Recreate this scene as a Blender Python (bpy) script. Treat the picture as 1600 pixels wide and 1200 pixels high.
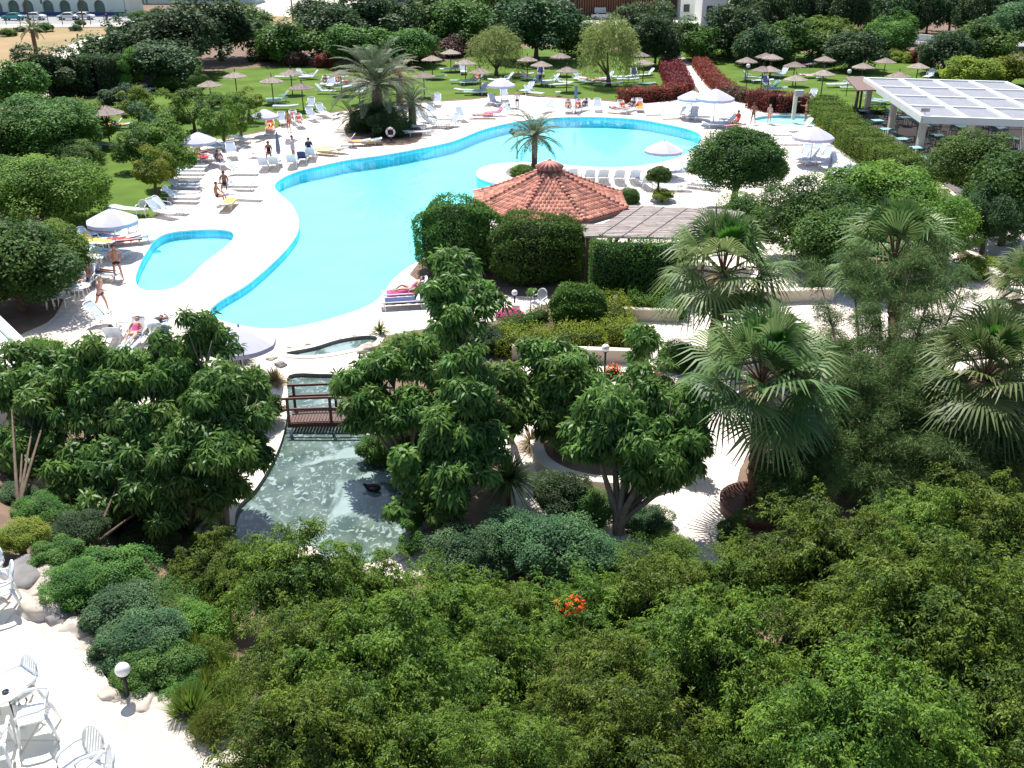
import bpy, math, random
import numpy as np
from mathutils import Vector, Matrix, geometry
random.seed(7)
R = math.radians; PI = math.pi
for o in list(bpy.data.objects): bpy.data.objects.remove(o)
S = bpy.context.scene
# ------------------------------------------------------------------ camera, sky, sun, exposure
CAM_H = 15.5; PITCH = R(25); FPX = 1555.0
cd = bpy.data.cameras.new('camera'); cam = bpy.data.objects.new('camera', cd)
S.collection.objects.link(cam); S.camera = cam
cam.location = (0, 0, CAM_H); cam.rotation_euler = (PI/2 - PITCH, 0, 0)
cd.sensor_width = 36; cd.lens = 36*FPX/1600; cd.clip_end = 3000; cd.clip_start = .1
W = bpy.data.worlds.new('World'); S.world = W; W.use_nodes = True
SUN_EL = R(62); SUN_AZ = math.atan2(-.16, .45)          # the sun stands beyond the garden, a little to the left
nt = W.node_tree; sky = nt.nodes.new('ShaderNodeTexSky'); sky.sky_type = 'NISHITA'; sky.sun_disc = False
sky.sun_elevation = SUN_EL; sky.sun_rotation = SUN_AZ
nt.links.new(sky.outputs[0], nt.nodes['Background'].inputs[0]); nt.nodes['Background'].inputs[1].default_value = .11
sl = bpy.data.lights.new('sun', 'SUN'); so = bpy.data.objects.new('sun', sl); S.collection.objects.link(so)
sl.energy = 5.0; sl.angle = R(.5); sl.color = (1, .965, .91)
sd = Vector((math.sin(SUN_AZ)*math.cos(SUN_EL), math.cos(SUN_AZ)*math.cos(SUN_EL), math.sin(SUN_EL)))
so.rotation_euler = sd.to_track_quat('Z', 'Y').to_euler(); so.location = (0, 0, 60)
S.view_settings.view_transform = 'Standard'; S.view_settings.look = 'None'; S.view_settings.gamma = 1
S.view_settings.exposure = .68

# ------------------------------------------------------------------ where things stand
FW = Vector((0, math.cos(PITCH), -math.sin(PITCH))); UP = Vector((0, math.sin(PITCH), math.cos(PITCH)))
def at(px, py, z=0.0):
    d = Vector((1, 0, 0))*((px-800)/FPX) + UP*((600-py)/FPX) + FW
    t = (z-CAM_H)/d.z
    return Vector((d.x*t, d.y*t, z))
def depth(p): return (Vector(p)-Vector((0, 0, CAM_H))).dot(FW)
TZ = 3.0                                                  # height of the near terrace above the garden
_a = at(60, 935, TZ); _b = at(330, 1200, TZ)
_n = Vector((-(_b.y-_a.y), _b.x-_a.x, 0)).normalized()
if _n.y < 0: _n = -_n
def bank_h(x, y):
    d = (x-_a.x)*_n.x+(y-_a.y)*_n.y
    t = min(1, max(0, (d+.3)/5.5)); t = t*t*(3-2*t)
    return TZ*(1-t)
def gh(x, y): return bank_h(x, y)
def hit(px, py):
    z = 0
    for _ in range(12):
        p = at(px, py, z); z = .5*z+.5*gh(p.x, p.y)
    return p
# ------------------------------------------------------------------ mesh helpers
COL = S.collection
def link_mesh(name, me, m, parent=None):
    o = bpy.data.objects.new(name, me); COL.objects.link(o)
    if m is not None and len(me.materials) == 0: me.materials.append(m)
    if parent is not None: o.parent = parent
    return o
def np_mesh(name, V, F, smooth=False, m=None):
    V = np.asarray(V, dtype=np.float32).reshape(-1, 3); F = np.asarray(F, dtype=np.int32)
    me = bpy.data.meshes.new(name); k = F.shape[1]; n = F.shape[0]
    me.vertices.add(len(V)); me.vertices.foreach_set('co', V.ravel())
    me.loops.add(n*k); me.loops.foreach_set('vertex_index', F.ravel())
    me.polygons.add(n); me.polygons.foreach_set('loop_start', np.arange(0, n*k, k, dtype=np.int32))
    me.polygons.foreach_set('loop_total', np.full(n, k, dtype=np.int32))
    if smooth: me.polygons.foreach_set('use_smooth', np.ones(n, dtype=bool))
    me.update(calc_edges=True)
    if m: me.materials.append(m)
    return me
class MB:
    def __init__(s): s.v = []; s.f = []; s.sm = []
    def add(s, vs, fs, sm=False):
        b = len(s.v); s.v += [tuple(v) for v in vs]; s.f += [tuple(i+b for i in f) for f in fs]; s.sm += [sm]*len(fs); return s
    def box(s, c, d, rz=0, rx=0, ry=0, M=None):
        m = Matrix.Rotation(rz, 3, 'Z') @ Matrix.Rotation(ry, 3, 'Y') @ Matrix.Rotation(rx, 3, 'X')
        h = [x/2 for x in d]; c = Vector(c)
        vs = [c+m@Vector((i*h[0], j*h[1], k*h[2])) for i in (-1, 1) for j in (-1, 1) for k in (-1, 1)]
        return s.add(vs, [(0, 1, 3, 2), (4, 6, 7, 5), (0, 4, 5, 1), (2, 3, 7, 6), (0, 2, 6, 4), (1, 5, 7, 3)])
    def beam(s, a, b, w, h):
        a = Vector(a); b = Vector(b); d = (b-a); L = d.length; d.normalize()
        sd_ = d.cross(Vector((0, 0, 1)))
        if sd_.length < .01: sd_ = Vector((1, 0, 0))
        sd_.normalize(); u = sd_.cross(d)
        vs = [p+sd_*i*w/2+u*k*h/2 for p in (a, b) for i in (-1, 1) for k in (-1, 1)]
        return s.add(vs, [(0, 1, 3, 2), (4, 6, 7, 5), (0, 4, 5, 1), (2, 3, 7, 6), (0, 2, 6, 4), (1, 5, 7, 3)])
    def tube(s, pts, rad, n=8, caps=True):
        pts = [Vector(p) for p in pts]
        if not hasattr(rad, '__len__'): rad = [rad]*len(pts)
        vs = []; fs = []
        for i, p in enumerate(pts):
            t = (pts[min(i+1, len(pts)-1)]-pts[max(i-1, 0)]).normalized()
            a = t.cross(Vector((0, 0, 1)) if abs(t.z) < .9 else Vector((0, 1, 0))).normalized(); b = t.cross(a)
            for k in range(n):
                q = 2*PI*k/n; vs.append(p+(a*math.cos(q)+b*math.sin(q))*rad[i])
        for i in range(len(pts)-1):
            for k in range(n):
                fs.append((i*n+k, i*n+(k+1) % n, (i+1)*n+(k+1) % n, (i+1)*n+k))
        if caps: fs.append(tuple(range(n))[::-1]); fs.append(tuple((len(pts)-1)*n+k for k in range(n)))
        return s.add(vs, fs, True)
    def lathe(s, prof, n=16, c=(0, 0, 0), cap=True, sm=True):
        vs = []; fs = []
        for r, z in prof:
            for k in range(n):
                q = 2*PI*k/n; vs.append((c[0]+r*math.cos(q), c[1]+r*math.sin(q), c[2]+z))
        for i in range(len(prof)-1):
            for k in range(n): fs.append((i*n+k, i*n+(k+1) % n, (i+1)*n+(k+1) % n, (i+1)*n+k))
        if cap: fs.append(tuple(range(n))[::-1]); fs.append(tuple((len(prof)-1)*n+k for k in range(n)))
        return s.add(vs, fs, sm)
    def ball(s, c, r, n=12, sq=1):
        k = n//2
        return s.lathe([(r*math.sin(PI*i/k)+1e-4, -r*sq*math.cos(PI*i/k)) for i in range(k+1)], n, c)
    def prism(s, poly, z0, z1):
        n = len(poly); tri = geometry.tessellate_polygon([[Vector((p[0], p[1], 0)) for p in poly]])
        vs = [(p[0], p[1], z0) for p in poly]+[(p[0], p[1], z1) for p in poly]
        fs = [tuple(t) for t in tri]+[tuple(i+n for i in t) for t in tri]+[(i, (i+1) % n, (i+1) % n+n, i+n) for i in range(n)]
        return s.add(vs, fs)
    def mesh(s, name, m=None, smooth=None):
        me = bpy.data.meshes.new(name); me.from_pydata(s.v, [], s.f)
        me.polygons.foreach_set('use_smooth', s.sm if smooth is None else [smooth]*len(s.f))
        import bmesh as _bm
        b = _bm.new(); b.from_mesh(me); _bm.ops.recalc_face_normals(b, faces=b.faces); b.to_mesh(me); b.free()
        if m: me.materials.append(m)
        return me
    def build(s, name, m, parent=None, bevel=0):
        o = link_mesh(name, s.mesh(name, m), m, parent)
        if bevel:
            mo = o.modifiers.new('bevel', 'BEVEL'); mo.width = bevel; mo.segments = 2; mo.limit_method = 'ANGLE'
        return o
def tag(o, label=None, cat=None, group=None, kind=None):
    if label: o['label'] = label
    if cat: o['category'] = cat
    if group: o['group'] = group
    if kind: o['kind'] = kind
    return o
def empty(name, loc=(0, 0, 0), rz=0, label=None, cat=None, group=None, link=True):
    o = bpy.data.objects.new(name, None); o.empty_display_size = .2
    if link: COL.objects.link(o)
    o.location = loc; o.rotation_euler = (0, 0, rz)
    return tag(o, label, cat, group)
PROTOS = []
def unlink_tree(root):
    for c in root.children: unlink_tree(c)
    COL.objects.unlink(root); PROTOS.append(root)
def copy_tree(o, parent=None):
    c = o.copy(); COL.objects.link(c)
    if parent is not None: c.parent = parent
    for ch in list(o.children): copy_tree(ch, c)
    return c
def place(proto, loc, rz, label, group=None, cat=None, s=1.0, mats=None):
    c = copy_tree(proto); c.location = loc; c.rotation_euler = (0, 0, rz); c.scale = (s, s, s)
    tag(c, label, cat, group)
    if mats:
        for ch in [c]+list(c.children):
            if ch.name.split('.')[0] in mats and ch.type == 'MESH':
                ch.material_slots[0].link = 'OBJECT'; ch.material_slots[0].material = mats[ch.name.split('.')[0]]
    return c
def smooth_loop(pts, k=6, closed=True):
    n = len(pts); out = []
    for i in range(n if closed else n-1):
        if closed: a, b, c, d = pts[(i-1) % n], pts[i], pts[(i+1) % n], pts[(i+2) % n]
        else: a, b, c, d = pts[max(i-1, 0)], pts[i], pts[i+1], pts[min(i+2, n-1)]
        for j in range(k):
            t = j/k
            out.append(tuple(.5*((2*b[q])+(-a[q]+c[q])*t+(2*a[q]-5*b[q]+4*c[q]-d[q])*t*t+(-a[q]+3*b[q]-3*c[q]+d[q])*t**3) for q in (0, 1)))
    if not closed: out.append(tuple(pts[-1][:2]))
    return out
def wpoly(px, z=0, k=6, closed=True): return smooth_loop([at(x, y, z)[:2] for x, y in px], k, closed) if k > 1 else [tuple(at(x, y, z)[:2]) for x, y in px]
def sheet(name, outer, z, m, holes=(), kind='structure', parent=None):
    loops = [[Vector((p[0], p[1], 0)) for p in outer]]+[[Vector((p[0], p[1], 0)) for p in h] for h in holes]
    tri = geometry.tessellate_polygon(loops); vs = [(v.x, v.y, z) for l in loops for v in l]
    me = bpy.data.meshes.new(name)
    fs = []
    for t in tri:
        a, b, c = [Vector(vs[i]) for i in t]
        fs.append(tuple(t) if (b-a).cross(c-a).z > 0 else tuple(reversed(t)))
    me.from_pydata(vs, [], fs); me.materials.append(m)
    o = link_mesh(name, me, m, parent)
    if kind: o['kind'] = kind
    return o
def offset(poly, d):
    n = len(poly); A = sum(poly[i][0]*poly[(i+1) % n][1]-poly[(i+1) % n][0]*poly[i][1] for i in range(n)); s = 1 if A > 0 else -1
    out = []
    for i in range(n):
        a = Vector(poly[i-1]); b = Vector(poly[(i+1) % n]); t = (b-a).normalized()
        out.append((poly[i][0]+t.y*s*d, poly[i][1]-t.x*s*d))
    return out
def ring(name, p0, p1, z0, z1, m, kind='structure', parent=None, smooth=True):
    n = len(p0); vs = [(p[0], p[1], z0) for p in p0]+[(p[0], p[1], z1) for p in p1]
    me = bpy.data.meshes.new(name); me.from_pydata(vs, [], [(i, (i+1) % n, (i+1) % n+n, i+n) for i in range(n)])
    me.polygons.foreach_set('use_smooth', [smooth]*n)
    o = link_mesh(name, me, m, parent)
    if kind: o['kind'] = kind
    return o
# ------------------------------------------------------------------ materials
def newmat(name):
    m = bpy.data.materials.new(name); m.use_nodes = True; n = m.node_tree
    return m, n, n.nodes['Principled BSDF']
def mat(name, c, rough=.7, c2=None, scale=3, detail=5, bump=0, bscale=None, metal=0, spec=.4, sharp=.25):
    m, n, p = newmat(name)
    p.inputs['Roughness'].default_value = rough; p.inputs['Metallic'].default_value = metal
    p.inputs['Specular IOR Level'].default_value = spec
    tc = n.nodes.new('ShaderNodeTexCoord')
    nz = n.nodes.new('ShaderNodeTexNoise'); nz.inputs['Scale'].default_value = scale; nz.inputs['Detail'].default_value = detail
    n.links.new(tc.outputs['Object'], nz.inputs['Vector'])
    rp = n.nodes.new('ShaderNodeValToRGB'); c2 = c2 or tuple(x*.78 for x in c)
    rp.color_ramp.elements[0].color = (*c2, 1); rp.color_ramp.elements[1].color = (*c, 1)
    rp.color_ramp.elements[0].position = .5-sharp; rp.color_ramp.elements[1].position = .5+sharp
    n.links.new(nz.outputs[0], rp.inputs[0]); n.links.new(rp.outputs[0], p.inputs['Base Color'])
    if bump:
        b = n.nodes.new('ShaderNodeBump'); b.inputs['Strength'].default_value = bump
        z2 = n.nodes.new('ShaderNodeTexNoise'); z2.inputs['Scale'].default_value = bscale or scale*6; z2.inputs['Detail'].default_value = 6
        n.links.new(tc.outputs['Object'], z2.inputs['Vector']); n.links.new(z2.outputs[0], b.inputs['Height'])
        n.links.new(b.outputs[0], p.inputs['Normal'])
    return m
LM = {}
def leafmat(name, c, c2, rough=.55, trans=.30, matt=False):
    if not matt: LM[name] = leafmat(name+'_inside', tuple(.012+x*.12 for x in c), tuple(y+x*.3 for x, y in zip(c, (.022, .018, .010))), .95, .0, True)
    m, n, p = newmat(name)
    g = n.nodes.new('ShaderNodeNewGeometry'); rp = n.nodes.new('ShaderNodeValToRGB')
    rp.color_ramp.elements[0].color = (*c, 1); rp.color_ramp.elements[1].color = (*c2, 1); rp.color_ramp.elements[0].position = .25
    at_ = n.nodes.new('ShaderNodeAttribute'); at_.attribute_name = 'tint'; m1 = n.nodes.new('ShaderNodeMath'); m1.operation = 'MULTIPLY'; m1.inputs[1].default_value = .45
    m2 = n.nodes.new('ShaderNodeMath'); m2.operation = 'MULTIPLY_ADD'; m2.inputs[1].default_value = .6
    n.links.new(g.outputs['Random Per Island'], m1.inputs[0]); n.links.new(at_.outputs['Fac'], m2.inputs[0]); n.links.new(m1.outputs[0], m2.inputs[2]); n.links.new(m2.outputs[0], rp.inputs[0])
    oi = n.nodes.new('ShaderNodeObjectInfo'); hs = n.nodes.new('ShaderNodeHueSaturation')
    mr = n.nodes.new('ShaderNodeMapRange'); mr.inputs[3].default_value = .8; mr.inputs[4].default_value = 1.22
    n.links.new(oi.outputs['Random'], mr.inputs[0]); n.links.new(mr.outputs[0], hs.inputs['Value'])
    mr2 = n.nodes.new('ShaderNodeMapRange'); mr2.inputs[3].default_value = .485; mr2.inputs[4].default_value = .515
    n.links.new(oi.outputs['Random'], mr2.inputs[0]); n.links.new(mr2.outputs[0], hs.inputs['Hue'])
    n.links.new(rp.outputs[0], hs.inputs['Color']); n.links.new(hs.outputs[0], p.inputs['Base Color'])
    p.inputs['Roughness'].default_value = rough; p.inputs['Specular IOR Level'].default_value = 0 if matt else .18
    t = n.nodes.new('ShaderNodeBsdfTranslucent'); mx = n.nodes.new('ShaderNodeMixShader'); mx.inputs[0].default_value = trans
    h2 = n.nodes.new('ShaderNodeHueSaturation'); h2.inputs['Hue'].default_value = .49; h2.inputs['Value'].default_value = 1.7
    n.links.new(hs.outputs[0], h2.inputs['Color']); n.links.new(h2.outputs[0], t.inputs[0])
    out = n.nodes['Material Output']
    n.links.new(p.outputs[0], mx.inputs[1]); n.links.new(t.outputs[0], mx.inputs[2]); n.links.new(mx.outputs[0], out.inputs[0])
    return m
def paved(name, c, c2, mortar, sx=.6, sy=.4, off=.5, msize=.02):
    m, n, p = newmat(name); tc = n.nodes.new('ShaderNodeTexCoord'); br = n.nodes.new('ShaderNodeTexBrick')
    n.links.new(tc.outputs['Object'], br.inputs['Vector']); br.inputs['Scale'].default_value = 1
    br.inputs['Brick Width'].default_value = sx; br.inputs['Row Height'].default_value = sy; br.inputs['Mortar Size'].default_value = msize
    br.offset = off
    br.inputs['Color1'].default_value = (*c, 1); br.inputs['Color2'].default_value = (*c2, 1); br.inputs['Mortar'].default_value = (*mortar, 1)
    nz = n.nodes.new('ShaderNodeTexNoise'); nz.inputs['Scale'].default_value = .35; nz.inputs['Detail'].default_value = 8
    n.links.new(tc.outputs['Object'], nz.inputs['Vector'])
    mx = n.nodes.new('ShaderNodeMixRGB'); mx.blend_type = 'MULTIPLY'; mx.inputs[0].default_value = 1
    rp = n.nodes.new('ShaderNodeValToRGB'); rp.color_ramp.elements[0].color = (.78, .74, .7, 1); rp.color_ramp.elements[0].position = .3; rp.color_ramp.elements[1].position = .6
    n.links.new(nz.outputs[0], rp.inputs[0]); n.links.new(br.outputs[0], mx.inputs[1]); n.links.new(rp.outputs[0], mx.inputs[2])
    n.links.new(mx.outputs[0], p.inputs['Base Color']); p.inputs['Roughness'].default_value = .8
    return m
M = {}
M['deck'] = paved('deck_stone', (.78, .70, .63), (.73, .64, .57), (.54, .46, .40), .5, .5, 0, .016)
M['path'] = paved('path_stone', (.84, .78, .70), (.78, .71, .62), (.6, .54, .46), .4, .3)
M['terrace'] = paved('terrace_tile', (.80, .765, .66), (.76, .72, .61), (.62, .57, .48), .9, .9, 0, .02)
M['soil'] = mat('soil', (.23, .15, .105), .95, (.11, .075, .05), 1.2, 8, .6, 9)
M['dry'] = mat('dry_field', (.36, .23, .125), .95, (.20, .17, .07), .12, 9, .5, 3)
M['asphalt'] = mat('asphalt', (.30, .30, .30), .9, (.24, .24, .25), .4, 6)
M['lightroad'] = mat('pale_gravel', (.62, .57, .48), .9, (.46, .42, .33), .3, 7, .3, 4)
M['lawn'] = mat('lawn_grass', (.108, .172, .028), .9, (.068, .120, .018), .4, 9, .9, 22, spec=.1, sharp=.17)
M['pool_floor'] = mat('pool_floor', (.40, .90, .94), .6, (.34, .86, .93), .35, 4)
M['pool_tile'] = paved('pool_wall_tile', (.13, .54, .76), (.18, .61, .82), (.30, .68, .84), .3, .3, 0, .02)
M['coping'] = mat('coping', (.84, .78, .72), .7, (.74, .66, .6), 2)
M['white'] = mat('white_plastic', (.80, .81, .80), .38, (.74, .75, .75), 2)
M['whitepaint'] = mat('white_paint', (.80, .82, .78), .6, (.70, .72, .68), .8, 6)
M['beige'] = mat('beige_render', (.62, .54, .44), .85, (.50, .43, .34), .9, 7, .2)
M['lintel'] = mat('pale_stone', (.72, .64, .54), .85, (.58, .50, .41), 1.1, 7, .3)
M['sling'] = mat('pale_blue_sling', (.60, .67, .76), .6, (.52, .6, .7), 5)
M['teal'] = mat('teal_sling', (.12, .36, .34), .6, (.08, .28, .28), 5)
M['navy'] = mat('navy_cloth', (.03, .05, .16), .8, (.02, .03, .1), 5)
M['canvas'] = mat('lilac_canvas', (.52, .51, .68), .8, (.45, .44, .60), 1.4)
M['dusk'] = mat('grey_violet_canvas', (.19, .18, .27), .8, (.14, .13, .2), 3)
M['straw'] = mat('straw_thatch', (.40, .31, .20), .95, (.20, .15, .09), 9, 8, .8, 30)
M['pole'] = mat('pole_wood', (.12, .09, .06), .8, (.07, .05, .04), 6)
M['metal'] = mat('grey_metal', (.45, .46, .48), .45, (.36, .37, .4), 4, metal=.5)
M['black'] = mat('black_metal', (.02, .02, .025), .5, (.03, .03, .03), 5)
M['darkwood'] = mat('dark_red_wood', (.13, .05, .035), .6, (.07, .03, .022), 7, 8, .3)
M['globe'] = mat('white_globe_glass', (.86, .84, .86), .25, (.82, .8, .82), 2)
M['tileroof'] = mat('terracotta_tile', (.60, .22, .13), .75, (.40, .13, .075), 2.6, 9, .3, 25)
def tilemat():
    m, n, p = newmat('roof_tile'); g = n.nodes.new('ShaderNodeNewGeometry'); r = n.nodes.new('ShaderNodeValToRGB'); e = r.color_ramp.elements
    e[0].color = (.46, .17, .11, 1); e[1].color = (.74, .36, .25, 1); x = e.new(.5); x.color = (.64, .25, .165, 1); x = e.new(.08); x.color = (.30, .13, .10, 1)
    tc = n.nodes.new('ShaderNodeTexCoord'); z = n.nodes.new('ShaderNodeTexNoise'); z.inputs['Scale'].default_value = 3; z.inputs['Detail'].default_value = 8; n.links.new(tc.outputs['Object'], z.inputs[0])
    q = n.nodes.new('ShaderNodeMixRGB'); q.blend_type = 'MULTIPLY'; q.inputs[0].default_value = .7; r2 = n.nodes.new('ShaderNodeValToRGB'); r2.color_ramp.elements[0].position = .35; r2.color_ramp.elements[1].position = .6; r2.color_ramp.elements[0].color = (.6, .55, .55, 1)
    n.links.new(g.outputs['Random Per Island'], r.inputs[0]); n.links.new(z.outputs[0], r2.inputs[0]); n.links.new(r.outputs[0], q.inputs[1]); n.links.new(r2.outputs[0], q.inputs[2]); n.links.new(q.outputs[0], p.inputs['Base Color']); p.inputs['Roughness'].default_value = .8
    return m
M['tileroof'] = tilemat()
M['cap'] = mat('grey_stone_cap', (.28, .25, .24), .9, (.16, .14, .14), 7)
M['captile'] = mat('pink_terracotta', (.62, .27, .22), .8, (.45, .2, .17), 6)
M['lath'] = mat('grey_lath', (.47, .40, .36), .9, (.33, .285, .26), 2.2, 10, .5, 18)
M['bark'] = mat('bark', (.17, .12, .085), .95, (.08, .055, .04), 6, 8, .8, 20)
M['palebark'] = mat('pale_bark', (.32, .27, .21), .95, (.18, .14, .11), 5, 8, .6, 20)
M['palmbark'] = mat('palm_trunk', (.20, .12, .075), .95, (.09, .05, .035), 9, 8, .9, 14)
M['rock'] = mat('limestone_rock', (.62, .54, .45), .95, (.36, .31, .26), 1.5, 10, 1, 5)
M['darkrock'] = mat('grey_rock', (.30, .28, .26), .95, (.15, .14, .14), 1.6, 10, 1, 5)
M['pink'] = mat('pink_cloth', (.75, .10, .30), .9, (.62, .07, .24), 6)
M['red'] = mat('red_cloth', (.70, .05, .04), .9, (.55, .04, .03), 6)
M['orange'] = mat('orange_cloth', (.85, .28, .05), .9, (.7, .2, .04), 6)
M['yellow'] = mat('yellow_cloth', (.80, .62, .12), .9, (.7, .5, .08), 6)
M['bluecloth'] = mat('blue_cloth', (.10, .22, .55), .9, (.07, .16, .42), 6)
M['skin'] = mat('tanned_skin', (.48, .22, .14), .6, (.42, .18, .11), 8)
M['skin_pale'] = mat('pale_skin', (.62, .38, .28), .6, (.56, .32, .23), 8)
M['skin_dark'] = mat('deep_tanned_skin', (.27, .12, .075), .6, (.22, .1, .06), 8)
M['hair'] = mat('brown_hair', (.06, .035, .02), .8)
M['hair_fair'] = mat('grey_hair', (.4, .36, .3), .8)
M['trunks'] = mat('dark_trunks', (.02, .02, .03), .8)
M['purple'] = mat('purple_shorts', (.13, .08, .20), .8)
M['greens'] = mat('green_shorts', (.03, .22, .15), .8)
M['shirt'] = mat('lilac_shirt', (.55, .5, .58), .8)
M['glass'] = mat('dark_glass', (.03, .05, .06), .15)
M['rubber'] = mat('rubber', (.02, .02, .02), .8)
M['tabletop'] = mat('teal_tabletop', (.26, .46, .44), .5, (.2, .38, .38), 4)
M['darkchair'] = mat('dark_green_chair', (.04, .09, .09), .5, (.03, .06, .07), 6)
M['floor'] = mat('restaurant_floor', (.15, .12, .11), .8, (.10, .08, .075), 1.4)
M['louvre'] = mat('pale_grey_louvre', (.40, .40, .43), .6, (.31, .31, .35), 2)
M['brownroof'] = mat('brown_canopy', (.20, .13, .11), .8, (.14, .09, .08), 3)
M['petal_pink'] = leafmat('pink_petals', (.78, .10, .36), (.85, .35, .55), .6, .3)
M['petal_red'] = leafmat('orange_red_petals', (.80, .08, .02), (.9, .25, .05), .6, .3)
M['petal_yellow'] = leafmat('yellow_petals', (.75, .48, .03), (.7, .6, .1), .6, .3)
L = {}
L['ficus'] = leafmat('ficus_leaf', (.028, .078, .016), (.095, .180, .030))
L['dark'] = leafmat('dark_leaf', (.024, .060, .022), (.075, .135, .045))
L['mid'] = leafmat('mid_leaf', (.040, .105, .020), (.12, .220, .036))
L['bright'] = leafmat('bright_leaf', (.065, .150, .018), (.18, .285, .040))
L['yellow'] = leafmat('yellow_green_leaf', (.12, .18, .018), (.27, .32, .04))
L['willow'] = leafmat('willow_leaf', (.15, .21, .06), (.32, .37, .13), .6, .3)
L['blue'] = leafmat('bluish_leaf', (.035, .090, .038), (.115, .205, .080))
L['weep'] = leafmat('weeping_fig_leaf', (.020, .060, .009), (.205, .300, .036), .5)
L['sch'] = leafmat('umbrella_tree_leaf', (.030, .082, .018), (.180, .290, .065), .42)
L['schl'] = leafmat('young_umbrella_leaf', (.07, .16, .03), (.19, .29, .08), .42)
L['palm'] = leafmat('fan_palm_leaf', (.045, .095, .026), (.20, .25, .095), .45, .25)
L['palmyoung'] = leafmat('young_fan_leaf', (.03, .13, .015), (.08, .2, .03), .4, .3)
L['date'] = leafmat('date_palm_leaf', (.075, .12, .06), (.17, .215, .12), .5, .2)
L['needle'] = leafmat('needle_foliage', (.055, .115, .030), (.17, .255, .085), .6, .2)
L['redleaf'] = leafmat('red_leaf', (.095, .042, .022), (.38, .045, .05), .5, .25)
L['purpleleaf'] = leafmat('purple_leaf', (.07, .055, .03), (.23, .11, .10), .5, .2)
L['straw'] = leafmat('dry_palm_leaf', (.22, .16, .08), (.38, .30, .17), .7, .1)
L['grass'] = leafmat('strap_leaf', (.07, .13, .02), (.20, .24, .04), .5, .3)
L['thatch'] = leafmat('grey_brown_thatch', (.24, .195, .165), (.42, .36, .31), .9, .08)
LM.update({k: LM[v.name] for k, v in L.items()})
def glassy_water(name, tint, rough=.04, bscale=2.2, bstr=.12):
    m, n, p = newmat(name); out = n.nodes['Material Output']
    tr = n.nodes.new('ShaderNodeBsdfTransparent'); tr.inputs[0].default_value = (*tint, 1)
    gl = n.nodes.new('ShaderNodeBsdfGlossy'); gl.inputs['Roughness'].default_value = rough
    fr = n.nodes.new('ShaderNodeFresnel'); fr.inputs[0].default_value = 1.33
    tc = n.nodes.new('ShaderNodeTexCoord'); nz = n.nodes.new('ShaderNodeTexNoise'); nz.inputs['Scale'].default_value = bscale; nz.inputs['Detail'].default_value = 4
    bp = n.nodes.new('ShaderNodeBump'); bp.inputs['Strength'].default_value = bstr
    n.links.new(tc.outputs['Object'], nz.inputs['Vector']); n.links.new(nz.outputs[0], bp.inputs['Height'])
    n.links.new(bp.outputs[0], gl.inputs['Normal']); n.links.new(bp.outputs[0], fr.inputs['Normal'])
    mx = n.nodes.new('ShaderNodeMixShader'); n.links.new(fr.outputs[0], mx.inputs[0]); n.links.new(tr.outputs[0], mx.inputs[1]); n.links.new(gl.outputs[0], mx.inputs[2])
    n.links.new(mx.outputs[0], out.inputs[0]); return m
M['water'] = glassy_water('pool_water', (.66, .965, .99), .03, 1.6, .3)
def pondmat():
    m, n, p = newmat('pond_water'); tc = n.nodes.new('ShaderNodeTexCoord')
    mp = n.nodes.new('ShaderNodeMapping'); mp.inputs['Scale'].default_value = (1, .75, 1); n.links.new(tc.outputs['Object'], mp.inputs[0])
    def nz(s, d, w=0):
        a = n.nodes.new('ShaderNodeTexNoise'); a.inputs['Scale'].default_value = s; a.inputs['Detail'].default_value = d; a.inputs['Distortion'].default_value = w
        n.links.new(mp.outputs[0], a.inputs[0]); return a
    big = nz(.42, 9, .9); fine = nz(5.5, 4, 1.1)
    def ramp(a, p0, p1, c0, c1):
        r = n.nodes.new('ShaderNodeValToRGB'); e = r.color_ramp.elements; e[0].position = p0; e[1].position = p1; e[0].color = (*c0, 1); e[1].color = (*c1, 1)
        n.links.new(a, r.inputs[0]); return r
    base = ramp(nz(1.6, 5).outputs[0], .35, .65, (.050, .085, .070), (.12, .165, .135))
    fl = ramp(fine.outputs[0], .55, .63, (0, 0, 0), (1, 1, 1)); bg = ramp(big.outputs[0], .53, .58, (0, 0, 0), (1, 1, 1))  # pale flecks and patches: sky reflections, with some scum, painted into the water
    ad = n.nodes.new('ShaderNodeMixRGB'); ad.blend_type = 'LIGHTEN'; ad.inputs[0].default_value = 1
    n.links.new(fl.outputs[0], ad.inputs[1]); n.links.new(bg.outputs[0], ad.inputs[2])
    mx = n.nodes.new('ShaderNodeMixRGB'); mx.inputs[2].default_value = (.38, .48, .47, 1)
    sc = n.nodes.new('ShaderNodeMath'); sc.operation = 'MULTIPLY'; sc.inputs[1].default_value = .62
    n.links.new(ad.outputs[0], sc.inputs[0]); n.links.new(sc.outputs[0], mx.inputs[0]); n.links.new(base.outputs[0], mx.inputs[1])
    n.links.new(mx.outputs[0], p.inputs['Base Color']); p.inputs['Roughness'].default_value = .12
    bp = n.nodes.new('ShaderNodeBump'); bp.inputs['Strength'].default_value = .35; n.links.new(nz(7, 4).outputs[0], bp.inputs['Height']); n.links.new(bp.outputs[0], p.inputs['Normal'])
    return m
M['pond'] = pondmat()
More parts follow.
